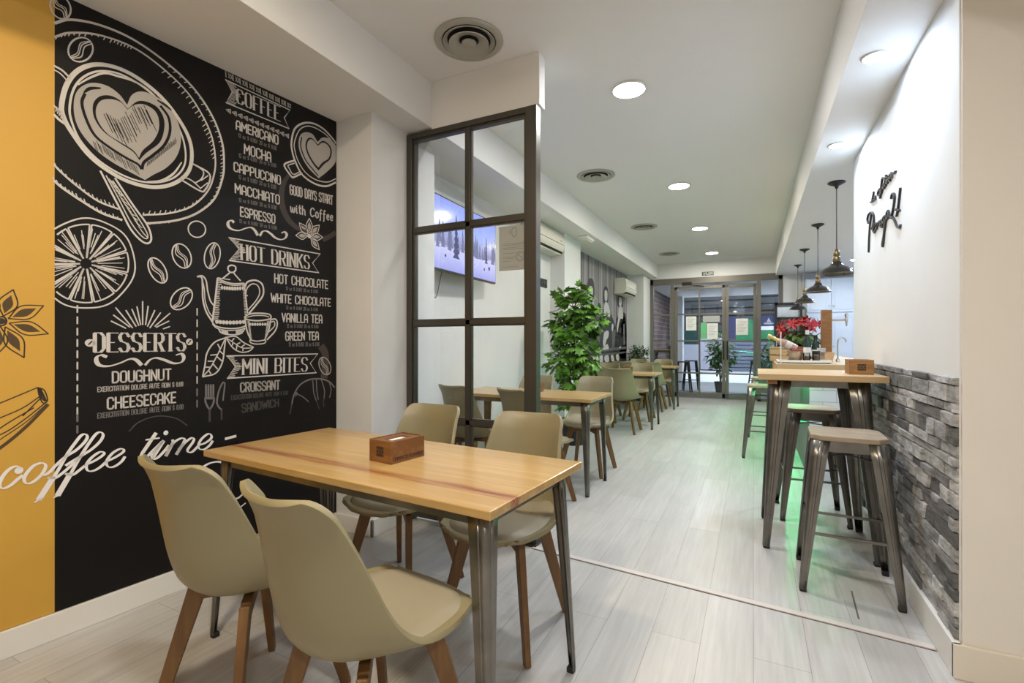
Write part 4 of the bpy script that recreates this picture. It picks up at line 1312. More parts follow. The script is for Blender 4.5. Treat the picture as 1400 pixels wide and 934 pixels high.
# ------------------------------------------------------------------ bar stool
def stool_proto():
    t = empty('bar_stool')
    H, h = .764, .158
    c = .04
    poly = [(-h + c, -h), (h - c, -h), (h, -h + c), (h, h - c), (h - c, h), (-h + c, h), (-h, h - c), (-h, -h + c)]
    MB().prism(poly, H - .026, H).build('seat', M['seatwood'], t, bevel=.005)
    ap = MB(); q = h - .014
    for a, b in (((-q, -q), (q, -q)), ((q, -q), (q, q)), ((q, q), (-q, q)), ((-q, q), (-q, -q))):
        ap.bar((*a, H - .052), (*b, H - .052), .006, .054)
    ap.build('apron', M['gun'], t, bevel=.002)
    ft = .208
    for sx in (-1, 1):
        for sy in (-1, 1):
            lm = MB()
            folded_leg(lm, (sx * (h - .006), sy * (h - .006), H - .028), (sx * ft, sy * ft, .012), .075, .027, sx, sy)
            leg = lm.build('leg', M['gun'], t, smooth=50, solid=.003)
            MB().cbox((sx * (ft - .015), sy * (ft - .015), .011), (.03, .03, .022)).build('foot_cap', M['rubber'], leg, bevel=.004)
    def at(z): return h + (ft - h) * (H - .028 - z) / (H - .04) - .014
    for z, sides in ((.285, (0, 1)), (.325, (2, 3))):
        e = at(z)
        for s in sides:
            a, b = [((-e, -e), (e, -e)), ((e, e), (-e, e)), ((e, -e), (e, e)), ((-e, e), (-e, -e))][s]
            MB().bar((*a, z), (*b, z), .010, .013).build('foot_rest', M['gun'], t)
    e = at(.66) - .01
    MB().bar((-e, -e, .655), (e, e, .655), .018, .004).bar((-e, e, .650), (e, -e, .650), .018, .004).build('cross_brace', M['gun'], t)
    return t
st0 = stool_proto()
for i, (x, y, rz, lb) in enumerate(((.417, 2.945, -2, 'nearest gunmetal bar stool with weathered wooden seat, in front of the tall table'),
                                    (.362, 3.99, 3, 'gunmetal bar stool behind the tall table, its seat lit green at one side'),
                                    (.10, 5.84, 0, 'gunmetal bar stool standing at the counter, lit green, nearest the tall table'),
                                    (.135, 7.10, 0, 'second gunmetal bar stool along the counter, partly behind the first one'))):
    o = st0 if i == 0 else copy_tree(st0)
    o.location = (x, y, 0); o.rotation_euler.z = R(rz)
    tag(o, lb, 'bar stool', 'gunmetal bar stools')

# ------------------------------------------------------------------ wooden napkin boxes
def knot_mark(k, c, s):
    """square woven emblem"""
    x, z = c
    for i in range(3):
        xx = x + (i - 1) * s * .33
        k.seg((xx - s * .15, z + s * .28), (xx + s * .15, z - s * .28), s * .09, disc=False)
        k.seg((xx + s * .15, z + s * .28), (xx - s * .15, z - s * .28), s * .09, disc=False)
    for zz in (.42, .32, -.32, -.42):
        k.seg((x - s * .5, z + s * zz), (x + s * .5, z + s * zz), s * .09, disc=False)
    for i in range(4):
        k.disc((x + (i - 1.5) * s * .3, z), s * .07, 8)
def napkin_box(x, y, z, rz, dx, dy, h, m, label, emblem_side='front', text=None, group='wooden napkin boxes on the tables'):
    t = empty('napkin_box', (x, y, z), R(rz)); tag(t, label, 'napkin box', group)
    b = MB(); e = .007; X, Y = dx / 2, dy / 2
    b.box((-X, -Y, 0), (X, -Y + e, h)).box((-X, Y - e, 0), (X, Y, h)).box((-X, -Y + e, 0), (-X + e, Y - e, h)).box((X - e, -Y + e, 0), (X, Y - e, h)).box((-X + e, -Y + e, 0), (X - e, Y - e, e))
    b.box((-X + e, -Y + e, h - .010), (-X * .42, Y - e, h - .003)).box((X * .42, -Y + e, h - .010), (X - e, Y - e, h - .003))
    b.box((-X * .42, -Y + e, h - .010), (X * .42, -Y * .55, h - .003)).box((-X * .42, Y * .55, h - .010), (X * .42, Y - e, h - .003))
    b.build('box_body', m, t, bevel=.0012)
    MB().box((-X + e + .004, -Y + e + .006, e), (X - e - .004, Y - e - .006, h - .010)).build('napkins', M['paper'], t, bevel=.002)
    k = Ink(-.0006); knot_mark(k, (0, 0), h * .48)
    em = k.build('emblem', M['ink'], t); em.location = (0, -Y, h * .5)
    if text:
        k = Ink(-.0006); n = dy * .88
        letters(k, text, [Vector(q) for q in ((-n / 2, .012), (-n / 2, 0), (n / 2, .012), (n / 2, 0))], .0022)
        tx = k.build('lettering', M['ink'], t); tx.location = (X, 0, h * .13); tx.rotation_euler.z = R(90)
    return t
napkin_box(-1.222, 1.460, TH, -8, .120, .168, .082, M['boxwood'], 'brown wooden napkin box with white napkins on the front table', text='CAMPETE KOMMIER')
napkin_box(-1.755, 3.95, TH, 2, .12, .165, .085, M['boxwood'], 'brown wooden napkin box on the second table, behind the partition post')
napkin_box(-1.66, 7.10, TH, 0, .13, .165, .085, M['boxwood'], 'brown wooden napkin box on the third table, beyond the leafy plant')
napkin_box(.552, 3.43, 1.035, 0, .115, .160, .084, M['boxwood_light'], 'light wooden napkin box with dark emblem on the tall bar table')

# ------------------------------------------------------------------ television
tv = empty('television', (-2.24, 3.62, 2.09), R(92.5)); tag(tv, 'flat television showing a snowy forest, mounted high behind the partition', 'television')
TW, THh = 1.10, .60
MB().box((-TW / 2, 0, -THh / 2), (TW / 2, .035, THh / 2)).build('bezel', M['black'], tv, bevel=.004)
def tv_screen():
    m = bpy.data.materials.new('snowy_forest_screen'); m.use_nodes = True
    ntr = m.node_tree; ntr.nodes.clear(); L = ntr.links.new
    out = ntr.nodes.new('ShaderNodeOutputMaterial'); e = ntr.nodes.new('ShaderNodeEmission')
    tc = ntr.nodes.new('ShaderNodeTexCoord'); sep = ntr.nodes.new('ShaderNodeSeparateXYZ'); L(tc.outputs['Object'], sep.inputs[0])
    rp = ntr.nodes.new('ShaderNodeValToRGB'); cr = rp.color_ramp
    cols = [(0, (.36, .38, .82)), (.22, (.55, .58, .95)), (.33, (.62, .62, .92)), (.36, (.30, .30, .50)), (.5, (.38, .42, .72)), (.62, (.40, .50, .95)), (1, (.30, .38, .92))]
    cr.elements[0].position = 0; cr.elements[0].color = (*cols[0][1], 1); cr.elements[1].position = 1; cr.elements[1].color = (*cols[-1][1], 1)
    for p, c in cols[1:-1]:
        el = cr.elements.new(p); el.color = (*c, 1)
    n = ntr.nodes.new('ShaderNodeTexNoise'); n.inputs['Scale'].default_value = 9; n.inputs['Detail'].default_value = 6
    mp = ntr.nodes.new('ShaderNodeMapping'); mp.inputs['Scale'].default_value = (2.2, 1, .8); L(tc.outputs['Object'], mp.inputs[0]); L(mp.outputs[0], n.inputs['Vector'])
    ma = ntr.nodes.new('ShaderNodeMath'); ma.operation = 'MULTIPLY_ADD'; ma.inputs[1].default_value = 1 / .57; ma.inputs[2].default_value = .42
    L(sep.outputs['Z'], ma.inputs[0])
    mb_ = ntr.nodes.new('ShaderNodeMath'); mb_.operation = 'MULTIPLY_ADD'; mb_.inputs[1].default_value = .16; L(n.outputs['Fac'], mb_.inputs[0]); L(ma.outputs[0], mb_.inputs[2])
    L(mb_.outputs[0], rp.inputs['Fac']); L(rp.outputs['Color'], e.inputs[0]); e.inputs[1].default_value = 0.24
    gl = ntr.nodes.new('ShaderNodeBsdfGlossy'); gl.inputs['Roughness'].default_value = .12; gl.inputs['Color'].default_value = (.05, .05, .05, 1)
    ad = ntr.nodes.new('ShaderNodeAddShader'); L(e.outputs[0], ad.inputs[0]); L(gl.outputs[0], ad.inputs[1]); L(ad.outputs[0], out.inputs[0])
    return m
MB().box((-TW / 2 + .012, -.002, -THh / 2 + .016), (TW / 2 - .012, .004, THh / 2 - .012)).build('screen', tv_screen(), tv)
k = Ink(-.003); rnd = random.Random(11)
def fir(k, x, z0, z1, wd):
    n = 7
    pts = []
    for i in range(n):
        t = i / n; z_ = z0 + (z1 - z0) * t; ww = wd * (1 - t) ** 1.1 + .004
        pts.append((x - ww, z_)); pts.append((x - ww * .45, z_ + (z1 - z0) / n * .6))
    left = pts + [(x, z1)]
    right = [(2 * x - p[0], p[1]) for p in reversed(pts)]
    k.fill(left + right)
for i in range(34):
    x = -TW / 2 + .04 + rnd.random() * (TW - .08)
    h = rnd.uniform(.08, .24)
    fir(k, x, -.10 + rnd.uniform(-.02, .03), -.10 + h, .018 + h * .06)
k.build('screen_forest', emitter('screen_forest_glow', (.22, .24, .42), .22), tv)
k = Ink(-.0035); fir(k, -.21, -.17, .20, .055); fir(k, .34, -.13, .12, .03); k.disc((.40, -.17), .02, 8); k.disc((-.38, -.17), .014, 8); k.disc((.30, -.19), .014, 8)
k.build('screen_fir_tree', emitter('screen_fir_glow', (.13, .14, .27), .2), tv)
MB().box((-.40, .035, -.28), (.40, .06, .18)).box((-.06, .06, -.08), (.06, .20, .08)).build('wall_bracket', M['black'], tv)
k = MB()
for x0, d in ((-.50, .06), (-.44, .11), (-.47, .03)):
    k.tube(spline([(x0, .05, -.20), (x0 - .03, .08, -.33), (x0 + d * .5, .09, -.40 - d), (x0 + d, .06, -.28)], False, 8), .0035, 6)
k.build('cable', M['black'], tv)

# ------------------------------------------------------------------ air conditioners, socket, emergency light
def air_con(x, y, z, rz, Lx, H, D, label):
    t = empty('air_conditioner', (x, y, z), R(rz)); tag(t, label, 'air conditioner')
    prof = [(0, 0), (0, H), (-D * .72, H), (-D * .93, H * .93), (-D, H * .80), (-D, H * .30), (-D * .90, H * .10), (-D * .62, 0)]
    b = MB(); n = len(prof)
    b.add([(-Lx / 2, p[0], p[1]) for p in prof] + [(Lx / 2, p[0], p[1]) for p in prof], [tuple(range(n)), tuple(range(2 * n - 1, n - 1, -1))] + [(i, n + i, n + (i + 1) % n, (i + 1) % n) for i in range(n)])
    b.build('housing', M['ac_body'], t, bevel=.012, seg=3, smooth=40)
    MB().box((-Lx / 2 + .03, -D - .003, H * .40), (Lx / 2 - .03, -D + .004, H * .415)).build('panel_seam', M['dark'], t)
    MB().box((-Lx / 2 + .05, -D * .93, H * .015), (Lx / 2 - .05, -D * .66, H * .11)).build('air_outlet', M['dark'], t)
    f = MB(); f.bar((0, -D * .86, H * .02), (0, -D * .66, -H * .05), .001, .001)
    MB().bar((-Lx / 2 + .06, -D * .80, -H * .02), (Lx / 2 - .06, -D * .80, -H * .02), D * .26, .008).build('louvre', M['ac_body'], t, bevel=.002)
    MB().box((Lx / 2 - .16, -D - .002, H * .52), (Lx / 2 - .08, -D + .002, H * .58)).build('display', M['vent_metal'], t)
    return t
air_con(XL, 5.575, 2.375, 90, .90, .29, .215, 'white wall air conditioner behind the partition post, above the leafy plant')
air_con(XL + .006, 9.82, 2.17, 90, .90, .31, .245, 'ivory wall air conditioner at the far end of the photo mural')
so = empty('wall_socket', (XL, 5.80, 1.99), R(90)); tag(so, 'black triple wall socket under the air conditioner near the leafy plant', 'wall socket')
MB().box((-.115, -.014, -.055), (.115, 0, .055)).build('socket_plate', M['black'], so, bevel=.004)
for i in (-1, 0, 1):
    MB().box((i * .07 - .024, -.018, -.026), (i * .07 + .024, -.012, .026)).build('socket_insert', M['gloss_black'], so, bevel=.002)
el = empty('emergency_light', (-2.06, 6.40, ZB)); tag(el, 'small white emergency light under the beam near the middle pillar', 'emergency light')
MB().box((-.07, -.15, -.045), (.07, .15, 0)).build('housing', M['white_plastic'], el, bevel=.012)
MB().box((-.05, -.12, -.062), (.05, .12, -.045)).build('diffuser', M['ac_body'], el, bevel=.006)

# ------------------------------------------------------------------ photo mural in the hall
py0, py1 = 6.72, 10.44
def stripes():
    m = bpy.data.materials.new('grey_striped_curtain_print'); m.use_nodes = True
    ntr = m.node_tree; L = ntr.links.new; b = ntr.nodes['Principled BSDF']; b.inputs['Roughness'].default_value = .6
    tc = ntr.nodes.new('ShaderNodeTexCoord'); mp = ntr.nodes.new('ShaderNodeMapping'); mp.inputs['Scale'].default_value = (6.5, 0, .02); L(tc.outputs['Object'], mp.inputs[0])
    n = ntr.nodes.new('ShaderNodeTexNoise'); n.inputs['Scale'].default_value = 1.6; n.inputs['Detail'].default_value = 4; L(mp.outputs[0], n.inputs['Vector'])
    rp = ntr.nodes.new('ShaderNodeValToRGB'); rp.color_ramp.elements[0].position = .38; rp.color_ramp.elements[1].position = .62
    rp.color_ramp.elements[0].color = (.10, .095, .105, 1); rp.color_ramp.elements[1].color = (.36, .34, .36, 1)
    L(n.outputs['Fac'], rp.inputs[0]); L(rp.outputs[0], b.inputs['Base Color'])
    return m
pm = MB().box((0, -.003, .107), (py1 - py0, 0, ZB - .002)).build('photo_mural', stripes(), loc=(XL + .0006, py0, 0), rz=R(90))
tag(pm, 'black and white photo mural of standing figures before a striped curtain', 'mural')
M['pm_dark'] = mat('dark_photo_print', (.022, .020, .023), .6); M['pm_light'] = mat('light_photo_print', (.50, .48, .49), .6); M['pm_mid'] = mat('grey_photo_print', (.11, .105, .11), .6)
def pw(u, v):
    a, b, c = ray(u, v); t = XL / a
    return Vector((t * b - py0, CZ + t * c))
cp = lambda txt: [pw(785 + float(p.split(',')[0]) / 5.83, 340 + float(p.split(',')[1]) / 5.83) for p in txt.split()]
k = Ink(-.0035)
for a in ('60,905 60,700 90,500 150,440 190,560 200,720 190,905', '195,880 185,700 200,560 232,478 288,500 320,600 330,720 345,880', '308,880 316,680 335,560 368,500 398,530 413,620 413,880', '150,940 170,850 413,815 413,940'):
    k.fill(cp(a))
for a in ('100,330 100,290 112,245 128,236 148,248 158,300 158,380 140,400 108,390', '228,430 228,350 238,310 250,300 264,312 270,360 268,430', '345,460 343,400 352,370 366,358 382,372 388,420 384,470', '330,640 312,850 410,850 412,560 395,510 370,520 345,540'):
    k.fill(spline(cp(a), True, 4))
k.build('figure_print', M['pm_dark'], pm)
k = Ink(-.0045)
for a in ('112,330 122,300 140,305 148,340 142,395 125,410 113,390', '240,345 248,330 262,345 262,400 252,420 242,405', '355,400 365,385 378,400 378,440 366,462 356,445',
          '242,435 262,432 285,500 282,545 268,535 256,500 250,560 240,600 234,520', '355,470 378,465 388,520 386,560 366,560 352,620 342,670 338,620 348,560', '240,665 270,655 272,700 255,730 240,790 228,760 232,700',
          '232,790 262,760 272,800 225,805', '120,430 150,430 165,520 150,600 130,560', '300,600 312,610 305,660 296,640', '180,560 190,600 186,640 178,610', '355,790 372,775 366,795', '200,860 225,855 225,910 205,910', '240,860 270,850 275,900 245,900', '290,855 310,850 318,900 300,900', '330,850 352,842 356,890 338,890'):
    k.fill(spline(cp(a), True, 3))
k.build('shirt_and_face_print', M['pm_light'], pm)
k = Ink(-.0040)
k.fill(cp('180,800 412,780 412,800 180,825')); k.fill(cp('185,845 412,820 412,832 185,860'))
for a in ('170,700 205,560 212,640 200,760', '300,660 330,640 320,780 300,790', '388,600 402,600 404,760 392,780'): k.fill(cp(a))
k.build('floor_print', M['pm_mid'], pm)

# ------------------------------------------------------------------ plants
def lobed_leaf(mb, o, d, n, s, lobes=True):
    """five-lobed leaf: base o, pointing d, face normal n"""
    d = d.normalized(); x = d.cross(n).normalized(); n = x.cross(d)
    out = [(0, 0), (.30, .10), (.52, .34), (.30, .42), (.40, .74), (.16, .70), (0, 1.0)] if lobes else [(0, 0), (.16, .22), (.2, .5), (.12, .8), (0, 1.0)]
    L_ = [o + (x * (-a) + d * b - n * (.25 * abs(a) + .18 * b * b)) * s for a, b in out[1:-1]]
    Rr = [o + (x * a + d * b - n * (.25 * abs(a) + .18 * b * b)) * s for a, b in out[1:-1]]
    mid = [o + (d * b - n * (.18 * b * b)) * s for b in (0, .35, .7, 1.0)]
    k0 = len(out) - 2
    vs = mid + L_ + Rr
    fs = []
    if lobes:
        for off in (4, 4 + k0):
            a = [off + i for i in range(k0)]
            f = [(0, a[0], a[1], 1), (1, a[1], a[2]), (1, a[2], a[3], 2), (2, a[3], a[4]), (2, a[4], 3)]
            fs += f
    else:
        for off in (4, 4 + k0):
            a = [off + i for i in range(k0)]
            fs += [(0, a[0], 1), (1, a[0], a[1], 2), (2, a[1], a[2], 3)]
    mb.add(vs, fs)
def rdir(r):
    while True:
        q = Vector((r.uniform(-1, 1), r.uniform(-1, 1), r.uniform(-1, 1)))
        if .1 < q.length < 1: return q.normalized()
def leafy(name, loc, label, clumps, nleaf, size, potr, poth, potm, leafm, stems, seed, group=None, lobes=True, cat='plant'):
    r = random.Random(seed)
    t = empty(name, loc); tag(t, label, cat, group)
    MB().lathe([(potr * .72, 0), (potr * .95, poth * .9), (potr, poth * .9), (potr, poth), (potr * .90, poth), (potr * .88, poth * .86)], 24, close=True).build('pot', potm, t, smooth=40)
    MB().lathe([(potr * .89, poth * .87), (.001, poth * .89)], 20).build('soil', M['soil'], t)
    sm = MB()
    for st in stems: sm.tube(spline([(0, 0, poth * .85)] + st, False, 6), [.018 * (1 - .7 * i / (6 * len(st))) for i in range(6 * len(st) + 1)], 7)
    lm = MB()
    for (c, rad, wgt) in clumps:
        c = Vector(c)
        for i in range(int(nleaf * wgt)):
            q = rdir(r); p = c + Vector((q.x * rad[0], q.y * rad[1], q.z * rad[2])) * r.uniform(.35, 1) ** .5
            nrm = (q + Vector((0, 0, .9))).normalized()
            d = (q * .8 + rdir(r) * .6 + Vector((0, 0, -.25)))
            lobed_leaf(lm, p, d, nrm, size * r.uniform(.7, 1.25), lobes)
            if i % 6 == 0: sm.tube([c, c.lerp(p, .6) + Vector((0, 0, .02)), p], .003, 4)
    sm.build('stem', M['bark'], t, smooth=60)
    lm.build('foliage', leafm, t)
    return t
leafy('leafy_plant', (-1.93, 5.52, 0), 'tall green ivy leaved plant standing between the second and third tables', [
    ((0, 0, 1.62), (.26, .25, .16), .8), ((-.10, .02, 1.40), (.24, .22, .18), 1.0), ((.16, .05, 1.50), (.22, .22, .17), .9), ((.02, 0, 1.18), (.22, .22, .18), .8), ((-.16, 0, .98), (.18, .2, .16), .7),
    ((.15, .03, 1.02), (.17, .18, .18), .6), ((.02, 0, .80), (.20, .2, .16), .6), ((.0, 0, .55), (.20, .2, .16), .5), ((-.12, 0, 1.76), (.10, .1, .07), .25), ((.12, 0, 1.80), (.10, .10, .07), .25), ((.05, 0, 1.86), (.05, .05, .04), .1)],
    125, .105, .17, .30, M['black'], M['leaf'], [[(.03, 0, .8), (0, .02, 1.3), (.02, 0, 1.75)], [(-.05, .03, .7), (-.10, 0, 1.2), (-.12, 0, 1.5)], [(.07, -.02, .7), (.12, .03, 1.2), (.15, .05, 1.55)]], 5)
leafy('dark_shrub', (-2.20, 10.22, 0), 'dark green potted shrub at the far end of the left wall', [
    ((.02, 0, .98), (.15, .10, .13), 1.0), ((-.07, 0, .90), (.10, .09, .14), .8), ((.12, 0, .92), (.15, .10, .15), .8), ((.2, 0, 1.05), (.08, .08, .06), .3), ((.0, 0, 1.10), (.10, .08, .06), .3)],
    90, .075, .14, .55, M['black'], M['leaf_dark'], [[(.02, 0, .75), (.03, 0, 1.0)], [(-.03, 0, .75), (-.1, 0, .95)]], 8, lobes=False)
# ------------------------------------------------------------------ lettering on the white wall
def rw(u, v):
    a, b, c = ray(u, v); t = XR / a
    return Vector((-(t * b - 3.2), CZ + t * c))
cs = lambda txt: [rw(1175 + float(p.split(',')[0]) / 7.185, 220 + float(p.split(',')[1]) / 7.185) for p in txt.split()]
k = Ink(0)
for a in ('116,408 142,388', '152,300 148,330 138,375 140,395 158,372', '166,345 152,360 152,378 166,372 168,345 172,378', '216,270 200,290 192,325 200,340 214,318', '222,285 212,310 214,330 224,315 228,285 230,318',
          '250,175 240,165 232,200 222,290 214,365 222,330 244,255', '244,262 256,240 252,222 246,245 252,268 262,245', '276,135 268,190 264,240 274,236', '256,175 292,150', '276,205 288,195 284,180 278,200 282,222 292,205', '296,165 292,200 300,175 308,165', '312,160 306,195 316,190', '311,138 313,132', '330,112 318,140 318,170 328,150 334,120 336,165', '346,124 370,100'):
    k.strip(spline(cs(a), False, 5), .0068)
for a in ('100,900 104,780 112,650 124,555 132,515', '98,612 88,575 98,530 125,503 148,525 152,585 138,650 128,672', '146,690 158,650 162,610 152,625 148,670 156,705 172,672', '172,650 176,620 188,612 186,650 180,668', '196,640 200,605 214,592 210,640', '214,632 232,610 234,580 222,590 220,640 234,650 246,610',
          '258,548 244,565 242,600 252,598 262,560 264,540 262,600 256,700 248,790 240,840 236,815 246,760 262,660 270,600 280,560', '296,486 280,515 280,560 292,555 300,500 304,552', '325,372 330,335 346,318 358,345 352,420 338,500 320,562 338,548 358,585 382,640 404,655 418,628', '416,262 404,370 392,470 376,545', '366,482 384,470 408,487'):
    k.strip(spline(cs(a), False, 6), .0082)
M['sign_black'] = mat('black_lettering', (.02, .019, .02), .5)
sg = k.build('script_sign', M['sign_black'], None, solid=.010)
sg.location = (XR - .001, 3.2, 0); sg.rotation_euler.z = R(-90)
tag(sg, 'black handwritten style shop lettering mounted high on the white right wall', 'sign')

# ------------------------------------------------------------------ pendant lamps over the counter
def pendant_proto():
    t = empty('pendant_lamp')
    MB().lathe([(.001, 0), (.062, -.001), (.066, -.008), (.05, -.018), (.016, -.034), (.010, -.055), (.001, -.056)], 28).build('ceiling_rose', M['black'], t, smooth=40)
    MB().tube([(0, 0, -.05), (0, 0, -.575)], .004, 8).build('cord', M['black'], t)
    MB().lathe([(.006, -.565), (.014, -.575), (.020, -.590), (.024, -.596), (.024, -.625), (.020, -.63), (.027, -.64), (.027, -.672), (.022, -.68)], 20).build('lamp_holder', mat('aged_brass', (.22, .16, .08), .35, .9), t, smooth=40)
    MB().lathe([(.024, -.672), (.038, -.680), (.045, -.700), (.055, -.712), (.085, -.726), (.112, -.748), (.128, -.772), (.134, -.780), (.140, -.782), (.132, -.784), (.108, -.754), (.080, -.732), (.050, -.718), (.030, -.700)], 40).build('lamp_shade', M['gloss_black'], t, smooth=35)
    MB().lathe([(.001, -.760), (.018, -.756), (.027, -.738), (.022, -.712), (.014, -.695)], 20).build('bulb', emitter('warm_bulb', (1, .82, .55), 14), t, smooth=60)
    return t
pd0 = pendant_proto()
for i, (x, y, lb) in enumerate(((.632, 4.90, 'nearest black metal pendant lamp, hanging just past the white wall'), (.665, 6.56, 'second black metal pendant lamp over the counter'),
                                (.67, 8.22, 'third black metal pendant lamp over the counter'), (.70, 9.85, 'farthest black metal pendant lamp over the counter, nearest the doors'))):
    o = pd0 if i == 0 else copy_tree(pd0)
    o.location = (x, y, ZS); tag(o, lb, 'pendant lamp', 'black pendant lamps over the counter')

# ------------------------------------------------------------------ bar counter
def tiles():
    m = bpy.data.materials.new('white_metro_tiles'); m.use_nodes = True
    ntr = m.node_tree; L = ntr.links.new; b = ntr.nodes['Principled BSDF']; b.inputs['Roughness'].default_value = .25
    tc = ntr.nodes.new('ShaderNodeTexCoord'); sep = ntr.nodes.new('ShaderNodeSeparateXYZ'); L(tc.outputs['Object'], sep.inputs[0])
    cb = ntr.nodes.new('ShaderNodeCombineXYZ'); L(sep.outputs['X'], cb.inputs['X']); L(sep.outputs['Z'], cb.inputs['Y'])
    br = ntr.nodes.new('ShaderNodeTexBrick'); br.inputs['Scale'].default_value = 1; br.inputs['Brick Width'].default_value = .20; br.inputs['Row Height'].default_value = .10; br.inputs['Mortar Size'].default_value = .003
    br.inputs['Color1'].default_value = (.66, .66, .68, 1); br.inputs['Color2'].default_value = (.62, .62, .64, 1); br.inputs['Mortar'].default_value = (.42, .42, .44, 1)
    L(cb.outputs[0], br.inputs['Vector']); L(br.outputs['Color'], b.inputs['Base Color'])
    return m
bc = empty('bar_counter', (.44, 4.98, 0)); tag(bc, 'bar counter with thick oak top, white tiled end and green lit front', 'bar counter')
MB().box((0, 0, 0), (.56, 4.9, .945)).build('counter_body', mat('grey_counter_panel', (.20, .21, .21), .55, noise=.1, nscale=4), bc)
MB().box((0, -.012, 0), (.56, 0, .945)).build('tiled_end', tiles(), bc)
MB().box((-.258, -.10, .945), (.62, .90, 1.030)).box((-.05, .90, .945), (.62, 4.9, 1.030)).build('counter_top', M['barwood'], bc, bevel=.004)
MB().box((-.040, .0, .936), (-.025, 4.85, .944)).box((-.22, -.06, .936), (-.04, -.045, .944)).build('light_strip', M['led_green'], bc)  # short end piece added to throw more green on floor and near stool
ZT = 1.030

# ------------------------------------------------------------------ things on the counter
t = empty('serving_tray', (.405, 5.16, ZT)); tag(t, 'dark serving tray with pale rim on the counter end', 'tray')
MB().box((-.20, -.14, 0), (.20, .14, .010)).build('tray_base', M['black'], t, bevel=.003)
rb = MB()
for a, b in (((-.205, -.145), (.205, -.145)), ((.205, -.145), (.205, .145)), ((.205, .145), (-.205, .145)), ((-.205, .145), (-.205, -.145))): rb.bar((*a, .018), (*b, .018), .010, .020)
rb.build('tray_rim', M['white_plastic'], t, bevel=.002)
ZTR = ZT + .0105
def bucket(x, y, r, h, label, m=M['copper']):
    o = MB().lathe([(.001, .002), (r * .76, 0), (r * .78, .004), (r * .97, h * .93), (r * 1.03, h * .96), (r * 1.03, h), (r * .95, h), (r * .74, .008), (.001, .008)], 32).build('metal_bucket', m, loc=(x, y, ZTR), smooth=40)
    tag(o, label, 'bucket', 'metal buckets on the counter')
    return o
bucket(.345, 5.15, .066, .100, 'left metal bucket on the tray, filled with wrapped sweets')
bucket(.600, 5.41, .086, .098, 'wide metal bucket behind the tray, a white cup standing in it').location.z = ZT
rnd = random.Random(2)
M['sweet_red'] = mat('red_wrapper', (.42, .05, .06), .35); M['sweet_white'] = mat('white_wrapper', (.7, .66, .62), .35)
for i in range(9):
    a = i * 2.4; rr = .018 + .004 * i
    o = MB().lathe([(.001, -.016), (.008, -.012), (.011, 0), (.008, .012), (.001, .016)], 10).build('wrapped_sweet', M['sweet_red'] if i % 3 else M['sweet_white'], loc=(.345 + rr * math.cos(a), 5.15 + rr * math.sin(a), ZTR + .100 + .004 * (i % 3)), smooth=60)
    o.rotation_euler = (R(70 + 20 * (i % 3)), 0, a)
    tag(o, 'small wrapped sweet heaped in the left metal bucket', 'sweet', 'wrapped sweets in the bucket')
# bottle leaning out of the bucket
bt = empty('sparkling_bottle', (.335, 5.15, ZTR + .128)); tag(bt, 'bottle leaning left out of the bucket, pink label and gold foil neck', 'bottle')
bt.rotation_euler = (0, R(-62), R(8))
MB().lathe([(.001, -.02), (.034, -.018), (.036, .01), (.036, .09), (.030, .12), (.018, .145)], 24).build('bottle_body', mat('pale_pink_bottle', (.40, .25, .19), .3), bt, smooth=50)
MB().lathe([(.0185, .143), (.0155, .17), (.0155, .215), (.019, .218), (.019, .24), (.014, .245), (.001, .246)], 20).build('foil_neck', mat('gold_foil', (.75, .55, .22), .3, .8), bt, smooth=50)
MB().lathe([(.0365, .03), (.0365, .08)], 24).build('bottle_label', mat('cream_label', (.65, .55, .47), .6), bt, smooth=50)
def jar(x, y, h, m, label, band):
    t = empty('glass_jar', (x, y, ZTR)); tag(t, label, 'jar', 'small glass jars on the tray')
    MB().lathe([(.001, 0), (.026, 0), (.029, .006), (.029, h * .9), (.026, h), (.0245, h), (.0265, h * .88), (.0265, .008), (.001, .006)], 24).build('jar_wall', M['jar_glass'], t, smooth=40)
    MB().lathe([(.001, .008), (.0255, .008), (.0255, h * .62), (.001, h * .62)], 20).build('jar_content', m, t, smooth=40)
    if band: MB().lathe([(.0300, h * .70), (.0305, h * .72), (.0305, h * .98), (.0300, h)], 24).build('jar_band', M['black'], t, smooth=40)
jar(.432, 5.12, .085, mat('brown_sugar', (.42, .22, .09), .8), 'small glass jar of brown sugar between the metal buckets', False)
jar(.507, 5.13, .100, mat('pale_biscuits', (.50, .33, .17), .8), 'small glass jar with black band beside the wide bucket', True)
def bottle(x, y, label, body, cap, h=.25, r=.030):
    t = empty('glass_bottle', (x, y, ZT)); tag(t, label, 'bottle', 'bottles behind the tray')
    MB().lathe([(.001, 0), (r, 0), (r, h * .55), (r * .8, h * .68), (r * .42, h * .80), (r * .42, h * .9), (.001, h * .9)], 20).build('bottle_body', body, t, smooth=45)
    MB().lathe([(r * .48, h * .86), (r * .48, h), (.001, h)], 16).build('cap', cap, t, smooth=40)
    MB().lathe([(r * 1.01, h * .18), (r * 1.01, h * .45)], 20).build('label_band', M['paper'], t, smooth=50)
M['green_glass'] = mat('dark_green_glass', (.015, .04, .03), .1)
bottle(.475, 5.56, 'dark bottle with tall white cap behind the tray', M['green_glass'], M['white_plastic'], .31, .034)
bottle(.548, 5.60, 'short black topped bottle beside the wooden beer tap', M['green_glass'], M['black'], .26, .034)
o = MB().lathe([(.001, 0), (.024, 0), (.035, .12), (.036, .123), (.033, .123), (.023, .005), (.001, .005)], 24).build('paper_cup', M['white_plastic'], loc=(.575, 5.40, ZT + .012), smooth=40)
tag(o, 'white cup standing in the wide metal bucket', 'cup')
o = MB().tube([(0, 0, 0), (0, 0, .285)], .004, 8).build('white_rod', M['white_plastic'], loc=(.222, 5.0, ZT))
